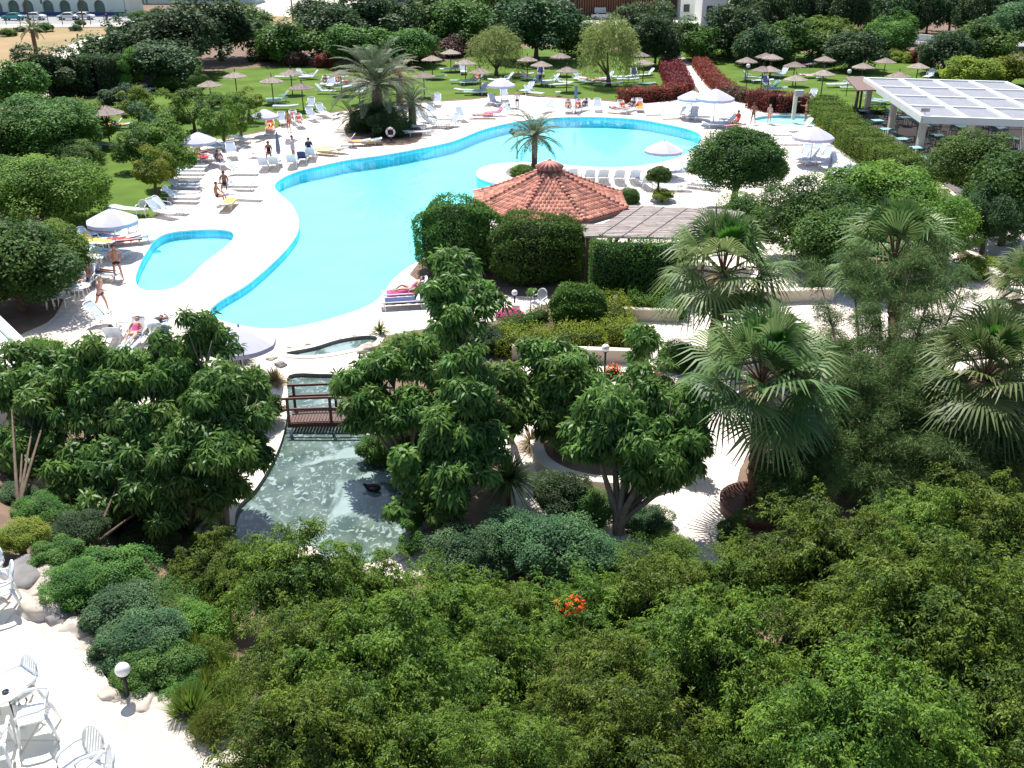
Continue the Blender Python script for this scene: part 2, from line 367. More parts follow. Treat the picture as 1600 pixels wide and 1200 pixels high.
def crazymat():
    m, n, p = newmat('crazy_paving'); tc = n.nodes.new('ShaderNodeTexCoord')
    v = n.nodes.new('ShaderNodeTexVoronoi'); v.inputs['Scale'].default_value = 3.2; v2 = n.nodes.new('ShaderNodeTexVoronoi'); v2.feature = 'DISTANCE_TO_EDGE'; v2.inputs['Scale'].default_value = 3.2
    n.links.new(tc.outputs['Object'], v.inputs[0]); n.links.new(tc.outputs['Object'], v2.inputs[0])
    r = n.nodes.new('ShaderNodeValToRGB'); e = r.color_ramp.elements; e[0].color = (.47, .37, .30, 1); e[1].color = (.72, .67, .58, 1)
    n.links.new(v.outputs['Color'], r.inputs[0])
    r2 = n.nodes.new('ShaderNodeValToRGB'); e = r2.color_ramp.elements; e[0].position = .02; e[1].position = .05; e[0].color = (0, 0, 0, 1)
    n.links.new(v2.outputs[0], r2.inputs[0]); mx = n.nodes.new('ShaderNodeMixRGB'); mx.inputs[1].default_value = (.52, .46, .39, 1)
    n.links.new(r2.outputs[0], mx.inputs[0]); n.links.new(r.outputs[0], mx.inputs[2]); n.links.new(mx.outputs[0], p.inputs['Base Color'])
    bp = n.nodes.new('ShaderNodeBump'); bp.inputs['Strength'].default_value = .6; bp.inputs['Distance'].default_value = .03
    n.links.new(r2.outputs[0], bp.inputs['Height']); n.links.new(bp.outputs[0], p.inputs['Normal']); p.inputs['Roughness'].default_value = .85
    return m
M['crazy'] = crazymat()

# ------------------------------------------------------------------ the ground, pools and paths
POOL = wpoly([(328,487),(345,501),(395,513),(445,514),(490,506),(540,492),(580,476),(600,458),(612,440),(630,424),(655,408),(700,385),(760,350),(790,322),(800,302),(785,290),(762,284),(746,276),(748,265),(775,257),(820,254),(870,257),(915,261),(960,262),(1005,259),(1050,250),(1078,238),(1094,222),(1094,210),(1072,201),(1040,194),(1000,187),(950,183.5),(900,183),(860,184.5),(809,190),(773,197.5),(745,206),(707,221),(651,233),(595,243),(544,250),(502,259),(465,268),(437,281),(429,293),(440,306),(456,321),(466,342),(465,364),(448,389),(420,417),(385,446),(345,470)], 0, 4)
KID = wpoly([(212,440),(216,420),(228,396),(244,374),(266,364),(300,360),(340,359),(362,363),(364,374),(348,390),(318,413),(290,440),(262,453),(225,454)], 0, 5)
POND = wpoly([(452,588),(500,586),(535,590),(550,620),(562,660),(580,692),(606,725),(640,765),(668,800),(672,830),(640,858),(590,880),(540,882),(490,876),(430,868),(388,858),(368,835),(372,795),(400,765),(425,725),(440,690),(448,655),(450,620)], 0, 4)
POND2 = wpoly([(446,553),(490,544),(530,532),(572,526),(590,530),(575,542),(545,548),(520,553),(480,557)], 0, 4)
HOT = [(at(1236,188).x+3.1*math.cos(a), at(1236,188).y+2.5*math.sin(a)) for a in [2*PI*i/40 for i in range(40)]]
sheet('ground', [(-1500,-60),(1500,-60),(1500,2500),(-1500,2500)], 0, M['soil'], [POOL, KID, POND, POND2, HOT])
DECK = wpoly([(-120,640),(-40,560),(40,520),(85,495),(110,440),(125,385),(150,357),(200,345),(245,338),(262,318),(270,290),(278,250),(300,236),(360,217),(420,205),(445,196),(480,186),(540,174),(600,166),(680,160),(740,156),(800,149),(870,154),(940,158),(1000,162),(1060,156),(1092,148),(1085,132),(1062,105),(1038,84),(1050,79),(1085,102),(1108,130),(1130,150),(1165,162),(1210,170),(1240,170),(1280,174),(1300,188),(1330,222),(1380,265),(1440,290),(1500,300),(1700,320),(1950,480),(2100,800),(1500,860),(1200,885),(1000,880),(800,870),(700,875),(660,900),(600,905),(480,900),(400,885),(355,850),(345,790),(250,720),(150,670),(0,660)], 0, 3)
sheet('pool_deck', DECK, .02, M['deck'], [POOL, KID, POND, POND2, HOT])
for nm, P_, dep in (('pool', POOL, .85), ('paddling_pool', KID, .45), ('whirlpool', HOT, .22)):
    ring(nm+'_coping', offset(P_, .32), P_, .028, .034, M['coping'])
    ring(nm+'_coping_edge', P_, P_, .034, -.05, M['coping'])
    ring(nm+'_wall', P_, P_, -.05, -dep, M['pool_tile'])
    fl = sheet(nm+'_floor', P_, -dep, M['pool_floor'])
    if nm == 'pool':       # shallow at the near and left side
        for v in fl.data.vertices:
            t = min(1, max(0, (v.co.y-56)/14)); v.co.z = -(.36+.5*t*t*(3-2*t))
    if nm == 'pool': dep = .36
    if nm == 'whirlpool': fl.data.materials[0] = M['coping']
    sheet(nm+'_water', P_, -.13, M['water'])
for P_ in (POND, POND2):
    ring('pond_kerb', offset(P_, .28), P_, .05, .05, M['lintel'])
    ring('pond_kerb_outside', offset(P_, .28), offset(P_, .28), .05, 0, M['lintel'])
    ring('pond_bank', P_, P_, .05, -.3, M['darkrock'])
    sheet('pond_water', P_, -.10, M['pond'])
LAWN = wpoly([(60,330),(120,345),(200,352),(262,322),(272,288),(280,248),(302,233),(360,214),(420,202),(445,193),(480,183),(540,171),(600,163),(680,157),(740,153),(800,146),(870,151),(940,155),(1000,159),(1060,153),(1088,146),(1080,132),(1058,107),(1040,90),(1000,84),(900,72),(780,80),(700,95),(600,98),(500,100),(420,104),(330,112),(280,128),(220,142),(120,155),(60,175),(30,240)], 0, 3)
LAWN2 = wpoly([(1055,79),(1090,101),(1112,128),(1133,148),(1168,159),(1210,167),(1240,167),(1285,172),(1330,176),(1500,178),(1700,180),(1700,140),(1600,120),(1480,104),(1350,88),(1200,80),(1120,76)], 0, 3)
sheet('lawn', LAWN, .012, M['lawn']); sheet('lawn', LAWN2, .016, M['lawn'])
# the bank that falls from the terrace to the garden
def terrain_bank():
    xs = np.arange(-26, 8.01, .4); ys = np.arange(6, 34.01, .4); V = []; F = []
    rng = np.random.default_rng(3)
    for y in ys:
        for x in xs:
            h = bank_h(x, y); V.append((x, y, h+(rng.random()-.5)*.12 - (.25 if h < .02 else .14)))
    n = len(xs)
    for j in range(len(ys)-1):
        for i in range(n-1):
            if min(V[j*n+i][2], V[j*n+i+1][2], V[(j+1)*n+i][2]) < -.2 and False: continue
            F.append((j*n+i, j*n+i+1, (j+1)*n+i+1, (j+1)*n+i))
    o = link_mesh('bank', np_mesh('bank', V, F, True, M['soil']), None); tag(o, kind='structure')
terrain_bank()
TE = [at(x, y, TZ) for x, y in [(-60,870),(0,905),(60,940),(95,975),(146,1025),(170,1065),(222,1098),(274,1124),(312,1160),(350,1190),(430,1235)]]
TEp = smooth_loop([tuple(p[:2]) for p in TE], 4, False)
TERR = TEp+[(0.5, 4), (-30, 4), (-30, 20)]
o = MB().prism(TERR, -.5, TZ+.02).build('terrace', M['crazy']); tag(o, kind='structure')
inner = wpoly([(-120,900),(-10,935),(36,965),(66,1005),(110,1062),(160,1120),(210,1170),(270,1225),(300,1260)], TZ, 3, False)
sheet('terrace_paving', inner+[(-3.5, 6), (-28, 6), (-28, 14)], TZ+.03, M['terrace'])
# far field, road and tracks
sheet('dry_field', wpoly([(-200,115),(60,108),(120,100),(200,70),(330,60),(420,60),(560,45),(640,20),(500,8),(300,10),(200,45),(0,42),(-200,48)], 0, 1), .006, M['dry'])
sheet('road', wpoly([(-300,27),(190,24),(230,24),(230,33),(190,36),(-300,40)], 0, 1), .012, M['asphalt'])
sheet('pavement', wpoly([(-300,40),(200,36.5),(205,41),(-300,46)], 0, 1), .014, M['lightroad'])
sheet('gravel_track', wpoly([(150,56),(210,55),(150,75),(118,95),(60,104),(0,118),(-60,120),(0,104),(70,92),(90,78)], 0, 2), .012, M['lightroad'])
sheet('gravel_track', wpoly([(230,135),(70,150),(10,152),(-60,160),(-60,156),(60,146),(150,137),(230,131)], 0, 1), .018, M['lightroad'])
sheet('back_yard', wpoly([(395,0),(900,0),(1700,-20),(1700,10),(1150,40),(880,38),(640,20),(500,30),(395,22)], 0, 1), .008, M['lightroad'])
sheet('back_road', wpoly([(1300,52),(1700,62),(1700,76),(1400,66),(1300,58)], 0, 1), .012, M['asphalt'])
# ------------------------------------------------------------------ foliage
def unit(v): return v/np.maximum(np.linalg.norm(v, axis=-1, keepdims=True), 1e-6)
def rdir(rng, n): return unit(rng.normal(size=(n, 3)))
def leaf_quads(C, A, N, Ln, Wd, curl=.12):
    """one rhombus per leaf: base, side, tip, side"""
    A = unit(A); Sd = unit(np.cross(A, N)); N2 = np.cross(Sd, A); Ln = np.asarray(Ln).reshape(-1, 1)*np.ones((len(C), 1)); Wd = np.asarray(Wd).reshape(-1, 1)*np.ones((len(C), 1))
    mid = C+A*Ln*.5+N2*Ln*curl
    V = np.stack([C, mid+Sd*Wd*.5, C+A*Ln, mid-Sd*Wd*.5], 1).reshape(-1, 3)
    F = np.arange(len(C)*4, dtype=np.int32).reshape(-1, 4)
    return V, F
def join(parts):
    V = []; F = []; b = 0
    for v, f in parts: V.append(v); F.append(f+b); b += len(v)
    return np.concatenate(V), np.concatenate(F)
def core_mesh(rng, r, rz, c=(0, 0, 0), n=14, low=.6):
    V = []; F = []; ph = rng.random(6)*6
    for i in range(n+1):
        t = PI*i/n
        for k in range(n*2):
            q = PI*k/n; d = 1+.10*math.sin(3*q+ph[0])*math.sin(2*t+ph[1])+.07*math.sin(5*q+ph[2])*math.sin(4*t+ph[3])
            z = math.cos(t); V.append((c[0]+r*d*math.sin(t)*math.cos(q), c[1]+r*d*math.sin(t)*math.sin(q), c[2]+rz*d*(z if z > 0 else z*low)))
    m = n*2
    for i in range(n):
        for k in range(m): F.append((i*m+k, i*m+(k+1) % m, (i+1)*m+(k+1) % m, (i+1)*m+k))
    return np.array(V, dtype=float), np.array(F, dtype=np.int32)
def fol_mesh(name, parts, cores=(), tint=None, per=36, seed=0):
    """leaves (slot 0, each clump or spray with its own tint) and the matt twiggy inside (slot 1)"""
    rng = np.random.default_rng(seed+77); V, F = join(list(parts)+list(cores)); nl = sum(len(f) for v, f in parts)
    me = np_mesh(name, V, F)
    if tint is None: tint = np.repeat(rng.random(nl//per+1), per)[:nl]
    full = np.full(len(F), .4, dtype=np.float32); full[:nl] = np.asarray(tint)[:nl]
    me.attributes.new('tint', 'FLOAT', 'FACE').data.foreach_set('value', full)
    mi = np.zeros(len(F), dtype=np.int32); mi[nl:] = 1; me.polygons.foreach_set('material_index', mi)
    return me
def fol(name, me, leaf, parent=None):
    o = bpy.data.objects.new(name, me); COL.objects.link(o)
    if parent is not None: o.parent = parent
    while len(me.materials) < 2: me.materials.append(None)
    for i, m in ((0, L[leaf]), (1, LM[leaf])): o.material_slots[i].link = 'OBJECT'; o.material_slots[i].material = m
    return o
def crown(seed, n, Lf, Wf, nclump=40, cr=.3, core=.62, down=.2, spread=(.62, .95), low=-.55, out=.7):
    """unit crown of leaf clumps; n leaves, leaf length Lf and width Wf as a share of the crown's radius"""
    rng = np.random.default_rng(seed)
    d = rdir(rng, nclump*3); d = d[d[:, 2] > low][:nclump]
    rad = rng.uniform(*spread, size=(len(d), 1)); cc = d*rad; crr = cr*rng.uniform(.65, 1.3, size=len(d))
    idx = rng.integers(0, len(d), n); u = rdir(rng, n)
    fl = (u*d[idx]).sum(1) < -.25; u[fl] *= -1
    P = cc[idx]+u*crr[idx][:, None]*(rng.uniform(.72, 1.06, (n, 1))+np.where(rng.random((n, 1)) < .06, rng.random((n, 1))*.5, 0))
    N = unit(u*out+np.array([0, 0, .45])+rng.normal(size=(n, 3))*.35)
    A = unit(np.cross(N, rdir(rng, n))+u*.35-np.array([0, 0, down]))
    V, F = leaf_quads(P, A, N, Lf*rng.uniform(.7, 1.25, (n, 1)), Wf*rng.uniform(.7, 1.2, (n, 1)))
    tt = rng.random(len(d)); parts = [(V, F)]; tn = [tt[idx]]
    if core:
        m = int(n*.4); u = rdir(rng, m); u = u*(1+.10*np.sin(u[:, :1]*9)*np.sin(u[:, 1:2]*8+u[:, 2:]*7)); u[:, 2] *= np.where(u[:, 2] > 0, 1, .62); P = u*core*rng.uniform(1.02, 1.25, (m, 1)); N = unit(u+rng.normal(size=(m, 3))*.5+np.array([0, 0, .4]))
        parts.append(leaf_quads(P, unit(np.cross(N, rdir(rng, m))+u*.3), N, Lf*rng.uniform(.8, 1.3, (m, 1)), Wf*1.1)); tn.append(.2+.5*rng.random(m))
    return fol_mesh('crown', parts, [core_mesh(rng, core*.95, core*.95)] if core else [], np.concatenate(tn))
def spray_crown(seed, shoots=120, spr=15, per=18, Lf=.050, Wf=.019):
    """weeping fig: arching shoots from the middle; side sprays hang from each, leaves along both sides"""
    rng = np.random.default_rng(seed); u = rdir(rng, shoots*3); u = u[u[:, 2] > -.15][:shoots]; K = len(u); Ls = rng.uniform(.58, 1.3, (K, 1)); up = np.array([0, 0, 1.])
    def path(t): t = t[..., None]; return u[:, None]*Ls[:, None]*(.15+.85*t)+up*(.16*np.sin(PI*t)-.34*np.clip(t-.45, 0, 1)**2*5*(1-.3*u[:, None, 2:3]))*.5
    ts = rng.uniform(.42, 1.0, (K, spr)); O = path(ts).reshape(-1, 3); ns = K*spr; si = np.repeat(np.arange(K), spr)
    side = unit(rng.normal(size=(ns, 3))*np.array([1, 1, .5])+u[si]*.7); ln = rng.uniform(.10, .32, (ns, 1)); t = np.linspace(.05, 1, per)[None, :, None]
    P = O[:, None]+side[:, None]*ln[:, None]*t+up*(ln[:, None]*(.25*t-.75*t*t)); T = unit(side[:, None]+up*(.25-1.5*t))
    sd_ = unit(np.cross(side, up))[:, None]*np.where(np.arange(per) % 2 == 0, 1, -1)[None, :, None]
    A = unit(T*.7+sd_*.7+up*(-.35)+rng.normal(size=P.shape)*.3); N = unit(up+u[si][:, None]*.5+rng.normal(size=P.shape)*.45); n = ns*per
    V, F = leaf_quads((P+rng.normal(size=P.shape)*.01).reshape(-1, 3), A.reshape(-1, 3), N.reshape(-1, 3), Lf*rng.uniform(.6, 1.35, (n, 1)), Wf*rng.uniform(.8, 1.25, (n, 1)))
    g = path(np.repeat(np.linspace(0, 1, 9)[None], K, 0)); w = np.cross(u, rdir(rng, K))[:, None]*.006*np.linspace(1.2, .3, 9)[None, :, None]   # bare shoots
    SV = np.stack([g+w, g-w], 2).reshape(-1, 3); bb = np.arange(K)[:, None]*18+np.arange(8)[None]*2; SF = (bb[..., None]+np.array([0, 1, 3, 2])).reshape(-1, 4)
    tint = np.repeat(np.clip(.55*rng.random(K)[si]+.45*rng.random(ns), 0, 1), per)
    return fol_mesh('crown', [(V, F)], [(SV, SF), core_mesh(rng, .50, .46, (0, 0, 0), 10)], tint)
def umbrellas(rng, P, D, Ln, Wd, k=8):
    """whorls of drooping leaflets, one whorl per point"""
    n = len(P); D = unit(D*.8+np.array([0, 0, .55])+rng.normal(size=(len(D), 3))*.55); a = unit(np.cross(D, rdir(rng, n))); b = np.cross(D, a)
    q = (np.arange(k)/k*2*PI)[None]+rng.random((n, 1))*6+rng.normal(size=(n, k))*.12
    rad = a[:, None]*np.cos(q)[..., None]+b[:, None]*np.sin(q)[..., None]
    dr = rng.uniform(.1, 1.1, (n, k, 1))
    A = unit(rad*.85+np.array([0, 0, -1.])*dr+D[:, None]*.1+rng.normal(size=(n, k, 3))*.12); N = unit(D[:, None]+rad*.5)
    C = P[:, None]+rad*Ln*.16; m = n*k
    A = A.reshape(-1, 3); N = N.reshape(-1, 3); C = C.reshape(-1, 3)
    l = (Ln*rng.uniform(.75, 1.2, (m, 1))); w = Wd*rng.uniform(.8, 1.2, (m, 1))
    Sd = unit(np.cross(A, N)); dn = np.array([0, 0, -1.])
    m1 = C+A*l*.42+N*l*.05; tip = C+A*l+dn*l*.16
    m2 = C+A*l*.72+dn*l*.03
    V = np.stack([C, m1+Sd*w*.5, m2+Sd*w*.42, tip, m2-Sd*w*.42, m1-Sd*w*.5], 1).reshape(-1, 3)
    i = np.arange(m, dtype=np.int32)[:, None]*6
    F = np.concatenate([i+np.array([[0, 1, 5, 5]]), i+np.array([[1, 2, 4, 5]]), i+np.array([[2, 3, 4, 4]])])
    F = np.concatenate([i+np.array([[0, 1, 2, 5]]), i+np.array([[2, 3, 4, 5]])])
    return V, F
def needles(rng, n, paths, L0, W0, sp):
    """fine drooping needle tufts strewn along twig paths"""
    K = len(paths); idx = rng.integers(0, K, n); t = rng.random(n)
    Pt = np.array(paths)                       # K x m x 3
    m = Pt.shape[1]; f = t*(m-1); i0 = np.minimum(f.astype(int), m-2); w = (f-i0)[:, None]
    P = Pt[idx, i0]*(1-w)+Pt[idx, i0+1]*w+rng.normal(size=(n, 3))*sp*(.4+.9*np.sin(PI*np.clip(t, .05, .95)))[:, None]
    A = unit(unit(Pt[idx, i0+1]-Pt[idx, i0])*.5+rng.normal(size=(n, 3))*.5+np.array([0, 0, -.15])); N = rdir(rng, n)
    return leaf_quads(P, A, N, L0*rng.uniform(.6, 1.3, (n, 1)), W0, .05)
def strips(rng, n, L0, W0, rise=.9, arch=.8, spread=1.0, seg=5, r0=.05, c=(0, 0, 0)):
    """long strap leaves arching from one point"""
    q = rng.random(n)*2*PI; el = rng.uniform(.1, 1.0, n)*spread; l = L0*rng.uniform(.65, 1.1, n)
    h = np.stack([np.cos(q), np.sin(q), q*0], 1); V = []; F = []
    t = np.linspace(0, 1, seg+1)
    P = np.array(c)+h[:, None]*(r0+l[:, None]*np.sin(el)[:, None]*t)[..., None]+np.array([0, 0, 1.])*(l[:, None]*(np.cos(el)[:, None]*rise*t-arch*el[:, None]*t*t*.6))[..., None]
    sd_ = np.stack([-np.sin(q), np.cos(q), q*0], 1)[:, None]*(W0*(1-.85*t**2))[None, :, None]*.5
    V = np.stack([P+sd_, P-sd_], 2).reshape(-1, 3); m = (seg+1)*2
    b = np.arange(n, dtype=np.int32)[:, None, None]*m+np.arange(seg, dtype=np.int32)[None, :, None]*2
    return V, (b+np.array([0, 1, 3, 2])[None, None]).reshape(-1, 4)
CR = {
 'ficusA': crown(1, 15000, .062, .034, 60, .24), 'ficusB': crown(2, 15000, .062, .034, 46, .28), 'ficusC': crown(3, 13000, .07, .038, 34, .33, spread=(.5, .9)),
 'tight': crown(4, 17000, .058, .026, 110, .16, core=.80, spread=(.82, .93)), 'tightB': crown(5, 15000, .066, .032, 90, .18, core=.80, spread=(.80, .92)),
 'farA': crown(6, 5200, .115, .062, 42, .27, core=.58), 'farB': crown(7, 5200, .12, .066, 30, .33, core=.55, spread=(.5, .92)), 'farC': crown(8, 4600, .13, .06, 26, .34, core=.5, spread=(.45, .98)),
 'loose': crown(9, 7000, .10, .045, 24, .27, core=0, spread=(.5, .95), low=-.8), 'looseB': crown(10, 6000, .11, .045, 18, .30, core=0, spread=(.4, .95), low=-.8),
 'weepA': spray_crown(11), 'weepB': spray_crown(12, 95, 19), 'weepC': spray_crown(13, 150, 12),
 'fineA': crown(15, 17000, .050, .018, 50, .26, core=.6, down=.1),
}
def willow(seed, n=9000, Lf=.11, Wf=.022):
    rng = np.random.default_rng(seed); K = 170; paths = []
    for _ in range(K):
        a = rng.random()*6.28; r0 = rng.uniform(.05, .55); r1 = min(1, r0+rng.uniform(.2, .5)); z0 = rng.uniform(.1, .95)*(1.1-r0)+.1; z1 = z0-rng.uniform(.5, 1.1)
        paths.append([(math.cos(a)*(r0+(r1-r0)*math.sin(t*PI/2)), math.sin(a)*(r0+(r1-r0)*math.sin(t*PI/2)), z0+.15*math.sin(t*PI)+(z1-z0)*t**1.8) for t in np.linspace(0, 1, 7)])
    V, F = needles(rng, n, paths, Lf, Wf, .035); return fol_mesh('crown', [(V, F)])
CR['willowA'] = willow(1); CR['willowB'] = willow(2)
NM = {'trunk': 'bark'}
def trunk_mb(h, r, top, rng, limbs=4, reach=1.0):
    b = MB(); lean = (rng.uniform(-.12, .12)*h, rng.uniform(-.12, .12)*h)
    b.tube([(0, 0, -.15), (lean[0]*.3, lean[1]*.3, h*.5), (lean[0], lean[1], h)], [r*1.25, r*.9, r*.7], 8)
    for k in range(limbs):
        a = rng.random()*6.28; rr = reach*rng.uniform(.35, .6); z1 = h+(top-h)*rng.uniform(.35, .75)
        b.tube([(lean[0], lean[1], h*.95), (lean[0]+math.cos(a)*rr*.5, lean[1]+math.sin(a)*rr*.5, h+(z1-h)*.45), (lean[0]+math.cos(a)*rr, lean[1]+math.sin(a)*rr, z1)], [r*.6, r*.42, r*.2], 6)
    return b
_n_rng = random.Random(5)
def blob(px, py, rpx, sq, th, kind, leaf, label, name='shrub', cat='shrub', group=None, tr=None, bark='bark', lean=0):
    """a crown whose middle shows at (px, py); th = bare trunk under it, sq = height / width"""
    hc = 1.0
    for _ in range(8):
        p = at(px, py, hc); r = rpx*depth(p)/FPX; g = gh(p.x, p.y); hc = g+th+r*sq*(.62 if th == 0 else .85)
    base = (p.x, p.y, g)
    e = empty(name, base, 0, label, cat, group)
    c = fol('crown', CR[kind], leaf, e); c.location = (0, 0, hc-g); c.scale = (r, r*_n_rng.uniform(.9, 1.05), r*sq)
    c.rotation_euler = (0, 0, _n_rng.uniform(0, 6.28))
    rr = tr or (.05+r*.05)
    trunk_mb(max(th+r*sq*.25, .12), rr, hc-g+r*sq*.5, _n_rng, 4 if r > .9 else 2, r).build('trunk', M[bark], e)
    return e
def hedge(pts, w, h, leaf, label, name='hedge', n=260, Lf=.09, Wf=.045, z0=0, cat='hedge', group=None, rough=.07, seed=1, core_m=None):
    """clipped hedge along world points: leafy skin over a leafy core"""
    rng = np.random.default_rng(seed); P = []; N = []; b = MB()
    pts = [Vector((p[0], p[1], 0)) for p in pts]; org = pts[0].copy()
    for i in range(len(pts)-1):
        a = pts[i]-org; c = pts[i+1]-org; d = c-a; l = d.length; d.normalize(); s_ = Vector((-d.y, d.x, 0)); m = int(n*l*(w+2*h))
        u = rng.random(m)*(l+.2)-.1; k = rng.random(m)*(w+2*h); bx = rng.normal(size=m)*rough+np.where(rng.random(m) < .04, rng.random(m)*.28, 0)
        lump = .12*np.sin(u*2.1+seed)+.08*np.sin(u*5.3+2*seed)
        off = np.where(k < h, -w/2-bx-lump*.5, np.where(k < h+w, k-h-w/2, w/2+bx+lump*.5)); z = np.where(k < h, k, np.where(k < h+w, h+bx+lump, k-h-w))
        nx = np.where(k < h, -1, np.where(k < h+w, 0, 1)); nz = np.where((k >= h) & (k < h+w), 1, .25)
        P.append(np.array(a)+np.array(d)*u[:, None]+np.array(s_)*off[:, None]+np.array([0, 0, 1.])*z[:, None])
        N.append(np.array(s_)*nx[:, None]+np.array([0, 0, 1.])*nz[:, None])
        seg = max(1, int(l/1.2)); lens = [a+d*(l*t/seg) for t in range(seg+1)]
        for t in range(seg):
            hh = h-.10+.1*math.sin(l*t/seg*2.1+seed)
            b.beam(lens[t]+Vector((0, 0, hh/2)), lens[t+1]+Vector((0, 0, hh/2)), max(w-.42, w*.6), hh-.1)
    for e_ in (0, -1):   # leafy ends
        a = pts[e_]-org; d = (pts[1]-pts[0] if e_ == 0 else pts[-2]-pts[-1]).normalized(); s_ = Vector((-d.y, d.x, 0)); m = int(n*w*h)
        P.append(np.array(a)-np.array(d)*(.05+rng.random((m, 1))*.1)+np.array(s_)*((rng.random((m, 1))-.5)*w)+np.array([0, 0, 1.])*(rng.random((m, 1))*h)); N.append(np.repeat(-np.array(d)[None], m, 0)+np.array([0, 0, .3]))
    P = np.concatenate(P); N = unit(np.concatenate(N)+rng.normal(size=(len(P), 3))*.45); A = unit(np.cross(N, rdir(rng, len(P)))+N*.35)
    V, F = leaf_quads(P, A, N, Lf*rng.uniform(.7, 1.3, (len(P), 1)), Wf*rng.uniform(.8, 1.2, (len(P), 1)))
    cv = np.array([tuple(v) for v in b.v]); cf = np.array(b.f)
    o = fol(name, fol_mesh(name, [(V, F)], [(cv, cf)], .5*rng.random(len(F))+.5*(np.sin(V[::4, 0]*1.7+seed)*np.sin(V[::4, 1]*1.9+V[::4, 2]*3)*.5+.5)), leaf); o.location = (org.x, org.y, z0); tag(o, label, cat, group); return o
def branchy(name, label, px, py, lobes, bark='palebark', leaf='sch', dens=150, Ln=.27, Wd=.066, tr=.09, forks=3, seed=1, young=.0, cat='tree', group=None, core=True):
    """umbrella tree: forked trunk, whorls of drooping leaflets in round heads. lobes = (px, py, height, radius px)"""
    rng = np.random.default_rng(seed); b0 = hit(px, py); e = empty(name, b0, 0, label, cat, group)
    parts = []; yparts = []; t = MB(); lw = []
    for lx, ly, lh, lr in lobes:
        p = at(lx, ly, lh); r = lr*depth(p)/FPX
        # keep each head over its own root: same distance as the trunk unless a height says otherwise
        lw.append((p-b0, r))
    tints = []; cores = []
    for c, r in lw:
        subs = [(np.array(c)+rdir(rng, 1)[0]*r*np.array([.62, .62, .55])*rng.uniform(.3, 1.75), r*rng.uniform(.22, .48)) for _ in range(14)]
        for sc_, sr in subs:
            n = int(dens*sr*sr*2.1)+10
            u = rdir(rng, n); u = u[u[:, 2] > -.5]; rad = rng.uniform(.1, 1.25, (len(u), 1))**.6
            P = sc_+u*rad*sr*np.array([1, 1, .8]); isy = rng.random() < young*1.6
            V, F = umbrellas(rng, P, u, Ln, Wd)
            if isy: yparts.append((V, F))
            else: parts.append((V, F)); tints.append(np.tile(np.repeat(.55*rng.random()+.45*rng.random(len(u)), 8), 1).repeat(1)[:len(F)//2])
        if core: pass
        c = Vector(c); mid = Vector((c.x*.35, c.y*.35, c.z*.45))
        t.tube([(0, 0, -.2), (c.x*.08, c.y*.08, c.z*.22), mid, (c.x*.7, c.y*.7, c.z*.72), c], [tr, tr*.85, tr*.62, tr*.45, tr*.22], 7)
        for _ in range(5):
            d = rdir(rng, 1)[0]; d[2] = abs(d[2]); t.tube([(c.x*.8, c.y*.8, c.z*.82), c+Vector(d)*r*.75], [tr*.3, tr*.12], 5)
    fol('crown', fol_mesh('crown', parts, cores, np.concatenate([np.tile(t_, 2) for t_ in tints])), leaf, e)
    if yparts: fol('young_leaves', fol_mesh('young_leaves', yparts, per=8), 'schl', e)
    t.build('trunk', M[bark], e); return e
def fan_mesh(seed, n=32, rf=1.25, pet=1.15, segs=30, young=False):
    """fan palm head: fans on stalks; each fan is split into narrow blades with drooping tips"""
    rng = np.random.default_rng(seed); V = []; F = []; St = MB()
    for i in range(n):
        f = i/n; q = i*2.4+rng.random()*.4; el = (PI*.46-f*1.95+rng.normal()*.08) if not young else PI*.5-rng.random()*.35
        h = Vector((math.cos(q), math.sin(q), 0)); d = (h*math.cos(el)+Vector((0, 0, math.sin(el)))).normalized()
        pl = pet*rng.uniform(.75, 1.05)*(.75 if young else 1); tip = d*pl+Vector((0, 0, -.15*pl*max(0, 1-abs(el))))
        St.tube([d*.05, d*pl*.5, tip], [.026, .02, .014], 4)
        d2 = (d+Vector((0, 0, -.35*(1-max(el, 0)/1.6)))).normalized(); s_ = d2.cross(Vector((0, 0, 1)))
        if s_.length < .05: s_ = Vector((1, 0, 0))
        s_.normalize(); nn = s_.cross(d2).normalized(); R0 = rf*rng.uniform(.75, 1.05)*(.8 if young else 1)
        for k in range(segs):
            a = (k/(segs-1)-.5)*(3.7 if not young else 1.7); bd = (d2*math.cos(a)+s_*math.sin(a)+nn*.16*math.cos(a*2)).normalized()
            L1 = R0*(.55+.12*rng.random()); L2 = R0*(.35+.2*rng.random()); w = .052*rf; sd_ = bd.cross(nn).normalized()
            m = tip+bd*L1; t_ = m+bd*L2*.75+Vector((0, 0, -L2*(.15 if young else .28+.5*rng.random())))
            b = len(V); V += [tip+sd_*.008, tip-sd_*.008, m-sd_*w/2, m+sd_*w/2, t_+sd_*.006, t_-sd_*.006]; F += [(b, b+1, b+2, b+3), (b+3, b+2, b+5, b+4)]
    return fol_mesh('fan', [(np.array([tuple(v) for v in V]), np.array(F, dtype=np.int32))], per=segs*2, seed=seed), St
